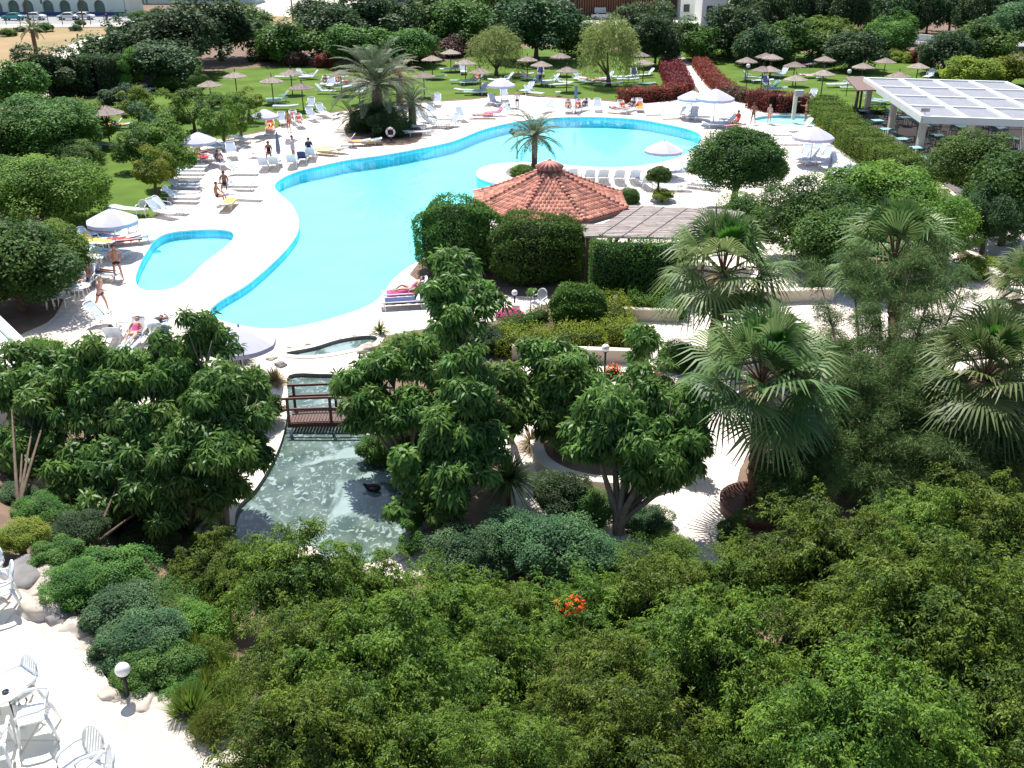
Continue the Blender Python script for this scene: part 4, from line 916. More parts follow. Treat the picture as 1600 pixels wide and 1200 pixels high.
BR('umbrella_tree','umbrella tree filling the back of the left group behind the others', 240,740,[(285,590,3.3,44),(240,565,3.8,36),(170,660,2.6,44),(75,560,3.3,30),(290,640,2.6,44),(60,700,2.0,44)], seed=72, young=.25)
BR('umbrella_tree','umbrella tree low at the left bank of the pond', 300,830,[(290,740,2.0,44),(340,760,1.7,36),(250,770,1.6,40),(385,700,2.4,34)], seed=73, young=.1)
BR('umbrella_tree','umbrella tree between the slim centre tree and the curved planter', 800,690,[(790,600,2.6,34),(770,650,2.2,34),(810,640,2.2,28)], seed=74, young=.2)
# plants round the pond and paths
S_ = spiky
S_(594,522,.15,'spiky pale plant at the small pool above the bridge', 60,.75,.05, seed=1, name='spiky_plant')
S_(795,790,.85,'grey green spiky plant with drooping straps in the middle', 420,1.25,.035, leaf='palm', seed=2, name='spiky_plant')
S_(830,700,.2,'pale grass tuft beside the drooping spiky plant', 260,.8,.02, leaf='straw', seed=3, name='grass_tuft')
S_(375,565,.2,'fuzzy grey grass tuft left of the small pool', 500,.8,.02, leaf='date', seed=4, name='grass_tuft')
S_(430,600,.1,'dry yellowish tuft left of the wooden bridge', 420,.75,.025, leaf='straw', seed=5, name='grass_tuft')
S_(398,590,.1,'second dry tuft further left of the wooden bridge', 300,.6,.025, leaf='grass', seed=6, name='grass_tuft')
S_(738,478,.1,'small fern like plant hidden by the tall slim tree', 60,.4,.04, seed=8, name='grass_tuft')
for i, (x, y) in enumerate([(325,945),(345,990),(312,1020),(352,1045),(325,1075),(300,1100),(362,1100),(338,1130)]):
    S_(x, y+25, .05, 'yellow green strap leaf clump, %s from the top beside the stone edge' % ['first','second','third','fourth','fifth','sixth','seventh','eighth'][i], 700, .62, .022, leaf='grass', seed=10+i, name='strap_leaf_clump', group='strap leaf clumps', rise=1.2, arch=.5, spread=.9)
for x, y, lb in [(335,965,'upper'),(330,1035,'middle'),(350,1090,'lower'),(335,1140,'lowest')]: B(x, y, 44, .9, 0, 'willowA', 'grass', lb+' fine leaved yellow green shrub in the strip beside the stone edge', group='fine leaved shrubs by the stone edge')
flowers(797,497,48,'bright pink flower cushion behind the yellow green hedge','petal_pink', 900, .4)
flowers(958,590,34,'orange red flowers in front of the low beige wall','petal_red', 160, .6, seed=3)
flowers(868,690,44,'orange red flowers under the umbrella tree on the planter','petal_red', 110, .7, seed=4)
flowers(1020,595,30,'few orange flowers left of the leftmost fan palm','petal_red', 70, .5, seed=5)
flowers(900,830,40,'small pink flowers at the foot of the big forked umbrella tree','petal_pink', 60, .5, seed=6)
flowers(1310,222,26,'yellow flower bush between the hedge and the parasol','petal_yellow', 420, .7, seed=7, size=.12)
flowers(1287,208,26,'yellow flower bush nearest the whirlpool','petal_yellow', 420, .6, seed=8, size=.12)
flowers(218,127,12,'tiny yellow bush in the shade of the far left trees','petal_yellow', 120, .8, seed=9, size=.2)
for it in [
 (540,555,34,.5,0,'loose','straw','dry tuft'),
][:0]: B(*it)
for it in [
 (690,530,40,.6,.1,'ficusC','mid','loose green shrub behind the bushy umbrella tree'),
 (755,530,34,.6,.1,'ficusB','dark','dark small shrub left of the yellow green hedge'),
 (640,545,40,.5,.1,'ficusC','bright','yellow green shrub right of the small pool'),
 (410,640,34,.8,.1,'ficusA','mid','green shrub left of the bridge end'),
 (880,780,52,.8,.1,'ficusC','dark','dark shaded shrub below the curved planter'),
 (1150,830,34,.9,.1,'looseB','mid','thin young shrub in front of the round planter'),
 (800,845,60,.7,.1,'ficusB','blue','bluish shrub below the drooping spiky plant'),
 (870,860,70,.75,.2,'ficusC','blue','bluish shrub in front of the forked umbrella tree'),
 (720,870,62,.7,.2,'ficusB','blue','shaded bluish shrub at the lower right end of the pond'),
 (930,880,55,.7,.2,'ficusC','blue','bluish shrub left of the smooth dome bush'),
 (1035,885,70,.62,.3,'fineA','bright','smooth fine leaved dome bush in front of the shaded paving'),
 (640,840,28,.9,.2,'looseB','mid','leggy sapling at the lower right bank of the pond'),
 (520,880,44,.7,.1,'looseB','bright','thin leggy shrub at the lower end of the pond'),
 (30,840,40,.6,.1,'ficusC','yellow','dry yellowish shrub above the big grey boulder'),
 (60,800,40,.6,.0,'ficusB','mid','low shrub on the bare slope at the left'),
 (175,900,66,.6,.1,'ficusA','mid','green shrub above the boulders, uppermost of the bank'),
 (115,915,50,.6,.1,'ficusB','mid','green shrub beside the big boulders'),
 (190,955,62,.6,.1,'ficusC','blue','bluish shrub in the middle of the bank'),
 (230,1000,62,.6,.1,'ficusB','blue','bluish shrub above the globe lamp'),
 (250,1045,62,.6,.0,'ficusA','mid','green shrub right behind the globe lamp on the terrace edge'),
 (285,930,50,.6,.1,'ficusC','mid','green shrub right of the bare soil patch'),
 (330,840,34,.5,.1,'looseB','bright','small light shrub under the two thin stems'),
 (1560,720,60,.7,.3,'ficusC','ficus','dark shrub at the right edge under the young fans'),
 (1460,745,60,.7,.3,'ficusB','ficus','dark shrub right of the feathery tree foot'),
 (1240,790,50,.6,.2,'ficusA','mid','shrub left of the feathery tree foot'),
 (120,835,50,.6,.1,'ficusB','dark','dark shrub in the shade under the left umbrella trees'),
 (235,840,50,.55,.0,'ficusC','dark','dark low shrub at the edge of the bare soil patch'),
 (90,870,44,.6,.1,'ficusA','mid','green shrub just above the big grey boulder'),
 (25,770,30,.5,.0,'ficusC','blue','grey green low shrub on the slope by the left edge'),
 (190,1010,50,.6,.0,'ficusA','blue','grey green shrub spilling over the small boulders'),
 (300,985,52,.7,.1,'ficusB','bright','yellow green shrub behind the strap leaves'),
 (255,960,50,.6,.1,'ficusC','mid','green shrub in the centre of the terrace bank'),
 (215,1062,40,.6,0,'ficusC','mid','low shrub directly behind the terrace globe lamp'),
 (290,1085,40,.6,0,'ficusB','mid','low shrub between the globe lamp and the strap leaves'),
 (1280,560,60,.8,.2,'fineA','mid','olive shrub left behind the feathery tree'),
 (1480,640,60,.8,.2,'fineA','mid','olive shrub right behind the feathery tree'),
 (1590,690,60,.7,.2,'ficusC','mid','green shrub at the right edge below the cut palm'),
 (1340,720,70,.6,.2,'ficusA','ficus','dark green shrub at the foot of the feathery tree'),
 (30,725,44,.5,0,'looseB','yellow','dry olive low shrub on the bare slope at the far left'),
 (205,800,60,.6,0,'ficusC','dark','dark shrub in deep shade below the left umbrella trees'),
 (300,800,40,.6,0,'ficusA','mid','shrub beside the left bank of the pond'),
 (590,700,34,.7,0,'ficusC','mid','small shrub on the right bank of the pond below the bridge'),
 (640,690,46,.7,.1,'ficusB','ficus','shrub under the bushy umbrella tree right of the bridge'),
 (745,700,34,.7,0,'ficusC','mid','shrub left of the curved planter wall'),
 (880,655,44,.6,.2,'ficusB','mid','shrub inside the curved planter'),
 (985,690,50,.5,.3,'ficusC','bright','bright shrub inside the curved planter on the right'),
 (920,800,40,.8,.1,'ficusC','mid','leafy shrub left of the forked trunk'),
 (1010,815,40,.5,.0,'ficusB','dark','low dark shrub right of the forked trunk'),
 (1060,560,40,.6,0,'ficusC','mid','green shrub left of the leftmost fan palm planter'),
 (1235,560,50,.7,.1,'ficusC','ficus','dark green shrub right of the leftmost fan palm'),
 (1290,640,56,.8,.2,'fineA','ficus','olive shrub behind the planter palm'),
 (1420,560,50,.8,.3,'fineA','mid','olive shrub in the middle behind the feathery tree'),
 (1560,600,50,.7,.1,'ficusC','mid','green shrub behind the right fan palm'),
]: B(*it)
# the weeping figs in the foreground
FG = [
 (345,905,95,.60,.4,'weepA','leftmost weeping fig under the pond'), (450,925,115,.62,.8,'weepB','weeping fig just below the pond end'), (575,950,115,.6,.8,'weepC','weeping fig below the lower right end of the pond'),
 (700,985,110,.6,.9,'weepA','weeping fig with a lighter round top left of centre'), (800,985,95,.62,.8,'weepB','weeping fig under the bluish shrubs'), (905,985,100,.6,.8,'weepC','weeping fig left below the smooth dome bush'),
 (1030,985,125,.62,1.2,'weepB','weeping fig right below the smooth dome bush'), (1160,930,115,.62,1.3,'weepA','weeping fig reaching up to the round planter'), (1290,900,130,.62,1.6,'weepC','weeping fig under the feathery tree'),
 (1430,860,125,.62,1.7,'weepB','weeping fig with long bare twigs under the feathery tree'), (1560,860,130,.62,1.8,'weepA','weeping fig at the right edge, uppermost one'),
 (478,1040,118,.62,1.4,'weepC','weeping fig beside the strap leaf clumps'), (590,1070,140,.6,1.8,'weepA','weeping fig in the lower left middle'), (770,1085,145,.62,2.0,'weepC','weeping fig in the lower centre'),
 (940,1090,145,.62,2.1,'weepB','weeping fig right of the lower centre'), (1110,1050,150,.62,2.3,'weepA','weeping fig with a grey green drooping top'), (1280,1030,150,.62,2.5,'weepB','weeping fig with hanging sprays right of centre'),
 (1460,990,155,.62,2.6,'weepC','large weeping fig in the right foreground'), (1620,1010,150,.62,2.6,'weepB','weeping fig at the right edge, middle one'),
 (480,1178,125,.62,1.9,'weepB','weeping fig at the bottom beside the crazy paving'), (600,1200,150,.62,2.3,'weepC','weeping fig at the bottom left of centre'), (790,1215,150,.6,2.6,'weepA','weeping fig at the bottom centre'),
 (980,1210,155,.62,2.8,'weepC','weeping fig at the bottom right of centre'), (1170,1190,160,.62,3.0,'weepB','weeping fig at the bottom with dark hollows'), (1360,1170,165,.62,3.1,'weepA','weeping fig near the bottom right'), (1560,1160,170,.62,3.2,'weepC','weeping fig in the bottom right corner'),
]
for i, it in enumerate(FG): B(it[0], it[1], it[2]*(.74+.24*((i*53) % 7)/6), 1.12, it[4]*(.45+.9*((i*37) % 10)/10), it[5], 'weep', it[6], name='weeping_fig', cat='tree', group='weeping figs in the foreground')
flowers(893,950,44,'few orange red blossoms among the foreground figs','petal_red', 90, .22, seed=11, size=.075, green=False).location = at(893, 950, 2.9)
# rocks
for i, (x, y, z, r, m, lb) in enumerate([(40,905,TZ-.2,.7,'darkrock','big grey flat topped boulder beside the terrace chair'),(72,915,TZ-.2,.6,'rock','pale boulder below the big grey one'),(62,955,TZ,.5,'rock','pale boulder with a dark crack beside the plastic chair'),(90,965,TZ-.1,.5,'darkrock','grey boulder right of the cracked pale one'),(120,985,TZ-.1,.45,'rock','squarish pale boulder at the bend of the stone edge'),(138,1018,TZ-.15,.35,'rock','small pale boulder on the stone edge'),
  (185,1082,TZ-.05,.38,'rock','brownish boulder behind the globe lamp'),(222,1100,TZ-.05,.36,'rock','brownish boulder right of the globe lamp'),(255,1108,TZ-.1,.34,'rock','small boulder under the bank shrub'),(285,1130,TZ-.05,.3,'rock','small pale boulder near the strap leaves'),(330,1160,TZ-.1,.35,'rock','reddish boulder at the foot of the strap leaves'),
  (362,1192,TZ-.1,.36,'rock','pale boulder below the strap leaves, near the bottom'),(398,1205,TZ-.15,.34,'rock','lowest pale boulder on the terrace edge at the bottom'),
  (325,825,.1,.42,'rock','pale rock left of the pond'),(668,830,.15,.55,'darkrock','dark rock at the right bank of the pond'),(640,845,.1,.36,'rock','pale rock at the lower right bank of the pond'),(480,870,0,.42,'lintel','flat pale stone at the lower end of the pond'),(520,885,.0,.38,'rock','pale stone next to the flat one below the pond'),(570,545,.05,.4,'rock','pale rock at the right end of the small pool'),(440,572,.0,.3,'darkrock','grey rock left above the bridge'),(425,560,.0,.3,'rock','small pale rock left of the small pool'),(580,560,0,.35,'rock','rock right above the bridge'),
  (895,488,.1,.38,'lintel','pale rounded stone beside the white armchair')]):
    p = at(x, y, z); boulder(p, r, lb, 100+i, m, .6)
for i, (x, y) in enumerate([(455,545),(480,541),(505,536),(530,531),(552,528)]): boulder(at(x, y-3, .03), .16, 'small flat edge stone, %s from the left along the small pool' % ['first','second','third','fourth','fifth'][i], 140+i, 'rock', .4, 'edge stones of the small pool')
# ------------------------------------------------------------------ buildings and roofs
ORD = ['first','second','third','fourth','fifth','sixth','seventh','eighth','ninth','tenth','eleventh','twelfth','thirteenth','fourteenth','fifteenth','sixteenth','seventeenth','eighteenth','nineteenth','twentieth']
def bar_house():
    c = Vector((1.87, 49.6, 0)); Rr = 4.15; e = empty('bar_pavilion', c, 0, 'octagonal pool bar with terracotta tile roof and small tiled cap', 'bar'); rng = random.Random(3)
    zE, zA = 2.62, 4.05; ri = .55; off = R(22.5)
    def P(a, t, lift=0):            # point on the roof: angle of the edge a, t from the eave (0) to the neck (1), slightly sagging
        r = Rr+(ri-Rr)*t; z = zE+(zA-zE)*(t**1.15)+lift; return Vector((r*math.cos(a), r*math.sin(a), z))
    for k in range(8):
        a0 = off+k*PI/4; a1 = a0+PI/4; mb = MB(); NC = 17; NR = 13
        # barrel tiles: rows of small half round tiles laid from eave to neck
        for j in range(NR):
            t0 = j/NR; t1 = (j+1.25)/NR; A, Bp = P(a0, t0), P(a1, t0); A1, B1 = P(a0, min(t1, 1)), P(a1, min(t1, 1)); wd = (Bp-A).length; m = max(2, int(wd/.20))
            for i in range(m):
                f0 = i/m; f1 = (i+1)/m; p0 = A.lerp(Bp, f0); p1 = A.lerp(Bp, f1); q0 = A1.lerp(B1, f0); q1 = A1.lerp(B1, f1); vs = []
                up = Vector((0, 0, 1)); hj = rng.uniform(-.008, .012)
                for (x, y, lf, sc) in ((p0, p1, .05, 1), (q0, q1, .012, .86)):
                    for s_ in range(5):
                        th = PI*s_/4; u = .5-.5*math.cos(th)*sc; vs.append(x.lerp(y, u)+up*(lf+hj+.065*math.sin(th)*sc))
                mb.add(vs+[x+up*(-.0) for x in (p0, p1)], [(s_, s_+1, s_+6, s_+5) for s_ in range(4)]+[(0, 1, 2, 3, 4)], True)
        o = mb.build('roof_panel', M['tileroof'], e)
        sb = MB(); sb.add([P(a0, 0, -.02), P(a1, 0, -.02), P(a1, 1, -.02), P(a0, 1, -.02), P(a0, 0, -.12), P(a1, 0, -.12), P(a1, 1, -.12), P(a0, 1, -.12)], [(0, 1, 2, 3), (4, 7, 6, 5), (0, 4, 5, 1), (1, 5, 6, 2), (2, 6, 7, 3), (3, 7, 4, 0)]); sb.build('roof_board', M['tileroof'], e)
        rb = MB()
        for j in range(15):
            rb.tube([P(a0, j/15, .07), P(a0, (j+1.12)/15 if j < 14 else 1, .045)], [.125, .085], 8)
        rb.build('ridge_tiles', M['tileroof'], e)
        fb = MB(); fb.beam(P(a0, 0, -.17), P(a1, 0, -.17), .06, .14); fb.build('eaves_board', M['cap'], e)
        q = P(a0, .14); MB().tube([(q.x, q.y, 0), (q.x, q.y, q.z-.1)], .09, 8).build('post', M['darkwood'], e)
    MB().lathe([(.62, 3.85), (.60, 4.02), (.50, 4.08), (.44, 4.22), (.47, 4.3), (.01, 4.3)], 16).build('neck', M['cap'], e)
    cp = MB(); n = 16
    for k in range(n):
        a = 2*PI*k/n; cp.tube([(.10*math.cos(a), .10*math.sin(a), 4.62), (.38*math.cos(a), .38*math.sin(a), 4.50), (.68*math.cos(a), .68*math.sin(a), 4.30)], [.05, .075, .10], 8)
    cp.lathe([(.66, 4.27), (.40, 4.46), (.01, 4.62)], 16); cp.ball((0, 0, 4.64), .11); cp.build('cap_roof', M['captile'], e)
    cn = MB(); cn.lathe([(2.5, 0), (2.5, 1.0), (2.75, 1.02), (2.75, 1.1), (2.3, 1.1), (2.3, 0)], 8); cn.build('counter', M['beige'], e)
bar_house()
def lath_roof():
    px = [(984,322),(1120,328),(1165,333),(1140,356),(1108,374),(914,370),(905,352),(940,351),(962,340)]
    w = [at(x, y, 2.55) for x, y in px]; c = w[0].copy(); c.z = 0; e = empty('lath_canopy', c, 0, 'grey brown reed mat canopy beside the tiled bar roof', 'canopy')
    P = [(p.x-c.x, p.y-c.y) for p in w]; MB().prism(P, 2.5, 2.55).build('mat', M['lath'], e)
    # reed bundles laid across, slightly uneven
    rng = random.Random(9); xs = [p[0] for p in P]; ys = [p[1] for p in P]; y = min(ys)+.1; b = MB()
    def span(y):
        X = []
        for i in range(len(P)):
            (x0, y0), (x1, y1) = P[i], P[(i+1) % len(P)]
            if (y0-y)*(y1-y) < 0: X.append(x0+(x1-x0)*(y-y0)/(y1-y0))
        return (min(X), max(X)) if len(X) >= 2 else None
    while y < max(ys):
        s_ = span(y)
        if s_:
            x = s_[0]
            while x < s_[1]-.3:
                l = min(rng.uniform(1.2, 3.2), s_[1]-x); dy = rng.uniform(-.03, .03); b.beam((x, y+dy, 2.575+rng.uniform(0, .02)), (x+l, y-dy, 2.575+rng.uniform(0, .025)), .045, .03); x += l+rng.uniform(-.1, .08)
        y += .075
    b.build('reeds', M['lath'], e)
    for f in (.12, .3, .5, .7, .88):
        a = Vector(P[0]).lerp(Vector(P[2]), f); d = Vector(P[5]).lerp(Vector(P[4]), f); MB().beam((a.x, a.y, 2.625), (d.x, d.y, 2.625), .035, .03).build('batten', M['cap'], e)
    for i in (0, 2, 4, 5): MB().tube([(P[i][0]*.96, P[i][1]+(.3 if i > 2 else -.3), 0), (P[i][0]*.96, P[i][1]+(.3 if i > 2 else -.3), 2.5)], .07, 8).build('post', M['pole'], e)
lath_roof()
def pergola():
    z1 = 3.0; A = at(1352, 121, z1); Bq = at(1443, 181, z1); C = at(1571, 127, z1); D = Bq+(C-A); e = empty('pergola', (A.x, A.y, 0), 0, 'large white pergola with louvred square bays over the open air restaurant', 'pergola')
    o0 = Vector((A.x, A.y, 0)); A, Bq, C, D = [p-o0 for p in (A, Bq, C, D)]
    u = (C-A); v = (Bq-A); F = lambda i, j: A+u*i+v*j
    for a, b_ in ((F(0, 0), F(1, 0)), (F(0, 1), F(1, 1)), (F(0, 0), F(0, 1)), (F(1, 0), F(1, 1))):
        MB().beam(a-Vector((0, 0, .25)), b_-Vector((0, 0, .25)), .28, .5).build('fascia', M['whitepaint'], e)
    for i in (1, 2, 3): MB().beam(F(i/4, .01)-Vector((0, 0, .12)), F(i/4, .99)-Vector((0, 0, .12)), .38, .24).build('beam', M['whitepaint'], e)
    for j in (1, 2, 3): MB().beam(F(.01, j/4)-Vector((0, 0, .115)), F(.99, j/4)-Vector((0, 0, .115)), .22, .21).build('cross_beam', M['whitepaint'], e)
    for i in range(4):
        for j in range(4):
            b = MB(); n = 15
            for k in range(n):
                f = (k+.5)/n; p = F(i/4+.015, (j+f)/4); q = F((i+1)/4-.015, (j+f)/4); b.beam(p-Vector((0, 0, .13)), q-Vector((0, 0, .13)), .21, .03)
            b.build('louvre_panel', M['louvre'], e)
    for i, j in ((.03, .5), (.03, .95), (.30, .97), (.30, .5), (.62, .97), (.62, .45), (.97, .95), (.97, .05), (.3, .04), (.03, .04), (.62, .04)):
        p = F(i, j); MB().box((p.x, p.y, 1.38), (.42, .42, 2.75)).build('column', M['lintel'], e)
    p = F(.012, .985); s_ = MB(); s_.box((p.x, p.y, 3.14), (.04, .04, .3)); s_.build('sign_post', M['metal'], e); MB().box((p.x, p.y-.03, 3.36), (.62, .04, .26)).build('sign_board', M['metal'], e)
pergola()
def canopy_small():
    A = at(1320, 120, 2.7); c = Vector((A.x, A.y, 0)); e = empty('brown_canopy', c, 0, 'small flat brown canopy on a dark post behind the white pergola', 'canopy'); P = [tuple((at(x, y, 2.7)-A)[:2]) for x, y in [(1320,120),(1350,119),(1378,140),(1340,141)]]
    MB().prism(P, 2.6, 2.7).build('roof', M['brownroof'], e)
    q = at(1341, 140, 2.6)-A; MB().tube([(q.x, q.y, 0), (q.x, q.y, 2.6)], .14, 8).build('post', M['pole'], e)
    q = at(1349, 128, 2.6)-A; MB().tube([(q.x, q.y, 0), (q.x, q.y, 2.6)], .1, 8).build('post', M['pole'], e)
canopy_small()
sheet('restaurant_floor', wpoly([(1330,179),(1700,182),(1760,330),(1500,325),(1445,292),(1382,256)], 0, 1), .05, M['floor'])
def arch_facade():
    y0 = at(0, 24).y; xl = at(-160, 24).x; xr = at(196, 24).x; e = empty('arched_building', (xl, y0, 0), 0, 'pale green building with a row of round arches at the top left', 'building'); Wd = xr-xl; H = 6.5
    outer = [(0, 0), (Wd, 0), (Wd, H), (0, H)]; holes = []; cs = [at(x, 22).x-xl for x in (34, 56, 87, 113, 140, 166)]+[at(34-26*k, 22).x-xl for k in (1, 2, 3, 4)]
    for c in cs:
        r = .98; holes.append([(c-r, .55), (c+r, .55)]+[(c+r*math.cos(t), 1.55+r*1.05*math.sin(t)) for t in [PI*i/12 for i in range(13)]])
    loops = [[Vector((p[0], p[1], 0)) for p in l] for l in [outer]+holes]; tri = geometry.tessellate_polygon(loops); flat = [v for l in loops for v in l]
    b = MB(); b.add([(v.x, 0, v.y) for v in flat], tri)
    for l in loops[1:]:
        n = len(l); b.add([(v.x, 0, v.y) for v in l]+[(v.x, .5, v.y) for v in l], [(i, (i+1) % n, (i+1) % n+n, i+n) for i in range(n)])
    b.box((Wd/2, 5.2, H/2), (Wd, 9.2, H-.02)) ; b.build('wall', M['palegreen'], e)
    for c in cs: MB().box((c, .55, 1.4), (1.96, .08, 2.5)).build('dark_arch_panel', M['shade'], e)  # dark panels closing the open arches, the shade within put into their colour
    MB().box((Wd/2, -.06, .30), (Wd, .1, .55)).build('plinth', M['bluepaint'], e)
    for c in [at(x, 8, 2.6).x-xl for x in (15, 185, 191)]: MB().box((c, -.02, 2.4), (.35, .08, .9)).build('window', M['shade'], e)
M['palegreen'] = mat('pale_green_render', (.62, .70, .62), .85, (.54, .62, .55), .5, 7)
M['shade'] = mat('dark_opening', (.16, .22, .17), .7, (.09, .13, .12), 1)
M['bluepaint'] = mat('blue_paint', (.06, .09, .24), .7)
arch_facade()
def block(name, label, px0, px1, py, H, Dp, m, windows=(), roof=None):
    a = at(px0, py); b_ = at(px1, py); w = b_.x-a.x; e = empty(name, (a.x, a.y, 0), 0, label, 'building'); MB().box((w/2, Dp/2, H/2), (w, Dp, H)).build('wall', m, e, .03)
    MB().box((w/2, Dp/2, H+.12), (w+.4, Dp+.4, .25)).build('roof', roof or M['lintel'], e)
    for x, z, ww, hh in windows:
        f = MB().box((x*w, -.03, z), (ww, .1, hh)).build('window', M['glass'], e); MB().box((x*w, -.07, z-hh/2-.06), (ww+.2, .14, .1)).build('sill', M['lintel'], f)
block('grey_building', 'long grey block with dark windows at the top behind the trees', 560, 885, 12, 7, 9, M['cap'], [(x/12+.04, z, 1.2, 1.3) for x in range(12) for z in (1.6, 4.4)])
block('white_building', 'tall white block at the top beside the palm', 1095, 1135, 40, 9, 7, M['whitepaint'], [(.3, 2.2, 1, 1.6), (.75, 2.2, 1, 1.6)])
block('white_building', 'lower white building left of the tall white block', 1062, 1094, 30, 7, 6, M['whitepaint'], [(.3, 1.8, 1, 1.2)])
block('grey_building', 'pale ruined looking building top left of centre', 200, 400, 6, 5, 8, M['palegreen'], [(x/7+.08, 2, 1.4, 1.8) for x in range(7)])
def timber():
    a = at(882, 27); w = at(1060, 27).x-a.x; e = empty('timber_building', (a.x, a.y, 0), 0, 'dark timber building with upright orange brown battens at the top', 'building')
    MB().box((w/2, 3, 3), (w, 5.8, 6)).build('wall', M['darkwood'], e)
    b = MB()
    for i in range(34): b.box((w*(.12+i*.021), -.05, 2.0+.25*(i % 2)), (.14, .12, 2.6))
    b.build('battens', M['batten'], e)
    for x in (.03, .09, .55, .9): MB().box((w*x, -.3, 2.6), (.5, .4, 5.2)).build('column', M['palegreen'] if x < .05 else M['pole'], e)
    MB().box((w/2, 1.5, 6.1), (w+.6, 9, .2)).build('roof', M['brownroof'], e); MB().box((w*.31, -.42, 1.2), (2, .06, .9)).build('sign_board', M['whitepaint'], e)
M['batten'] = mat('orange_batten', (.42, .20, .10), .8, (.3, .14, .08), 4)
timber()
wallpath(line([(1420,62),(1462,66)]), .3, .8, M['whitepaint'], 'white_wall', 'short white wall by the back road at the top right')
wallpath(line([(455,20),(510,32)]), .3, 1.0, M['lintel'], 'pale_wall', 'pale rubble wall behind the trees at top left of centre')
# white roofed corner at the left edge
def corner_house():
    z = 2.6; P = [tuple(at(x, y, z)[:2]) for x, y in [(-90,430),(-40,455),(52,543),(10,590),(-140,600)]]; e = empty('white_roof_house', (P[2][0], P[2][1], 0), 0, 'white flat roofed corner with parapet cut by the left edge', 'building')
    Q = [(p[0]-P[2][0], p[1]-P[2][1]) for p in P]; MB().prism(Q, 0, z-.25).build('wall', M['whitepaint'], e); In = offset(Q, -.30)
    n = len(Q); vs = [(p[0], p[1], z) for p in Q]+[(p[0], p[1], z) for p in In]+[(p[0], p[1], z-.22) for p in In]+[(p[0], p[1], z-.24) for p in Q]
    MB().add(vs, [(i, (i+1) % n, (i+1) % n+n, i+n) for i in range(n)]+[(i+n, (i+1) % n+n, (i+1) % n+2*n, i+2*n) for i in range(n)]+[(i, (i+1) % n, (i+1) % n+3*n, i+3*n) for i in range(n)]).build('parapet', M['whitepaint'], e)
    sheet('roof', In, z-.21, M['whitepaint'], kind=None, parent=e)
corner_house()
# ------------------------------------------------------------------ bridge
def bridge():
    a = at(449, 660, .25); e = empty('footbridge', (a.x, a.y, 0), 0, 'small dark red wooden footbridge with open railings over the pond', 'footbridge'); Lb = 2.75; Wb = 1.05
    arch = lambda x: .22+.06*math.sin(PI*x/Lb)
    d = MB(); n = 26
    for i in range(n): x = (i+.5)*Lb/n; d.box((x, Wb/2, arch(x)), (Lb/n*.78, Wb, .035))
    d.build('deck', M['darkwood'], e)
    for y in (0, Wb):
        b = MB()
        for i in range(8): b.beam((i*Lb/8, y, arch(i*Lb/8)-.09), ((i+1)*Lb/8, y, arch((i+1)*Lb/8)-.09), .06, .15)
        b.build('edge_beam', M['darkwood'], e)
        for x in (.06, Lb/2+.1, Lb-.06): MB().box((x, y, arch(x)+.42), (.085, .085, 1.0)).build('post', M['darkwood'], e, .008)
        for h in (.90, .50): MB().beam((-.12, y, arch(0)+h), (Lb/2, y, arch(Lb/2)+h), .06, .075).beam((Lb/2, y, arch(Lb/2)+h), (Lb+.12, y, arch(Lb)+h), .06, .075).build('rail', M['darkwood'], e)
bridge()
e = empty('duck', at(583, 766, -.1), R(165), 'dark duck swimming on the pond near its right bank', 'duck')
MB().tube([(-.27,0,.12),(-.2,0,.10),(-.05,0,.08),(.1,0,.08),(.2,0,.10),(.24,0,.14),(.28,0,.17)], [.01,.07,.115,.115,.08,.045,.05], 10).build('body', M['trunks'], e)
MB().tube([(.29,0,.17),(.34,0,.165),(.38,0,.155)], [.045,.035,.008], 8).build('bill', M['yellow'], e)
for s_ in (-1, 1): MB().tube([(.08,s_*.1,.12),(-.08,s_*.115,.12),(-.22,s_*.05,.14)], [.03,.05,.01], 6).build('wing', M['bark'], e)
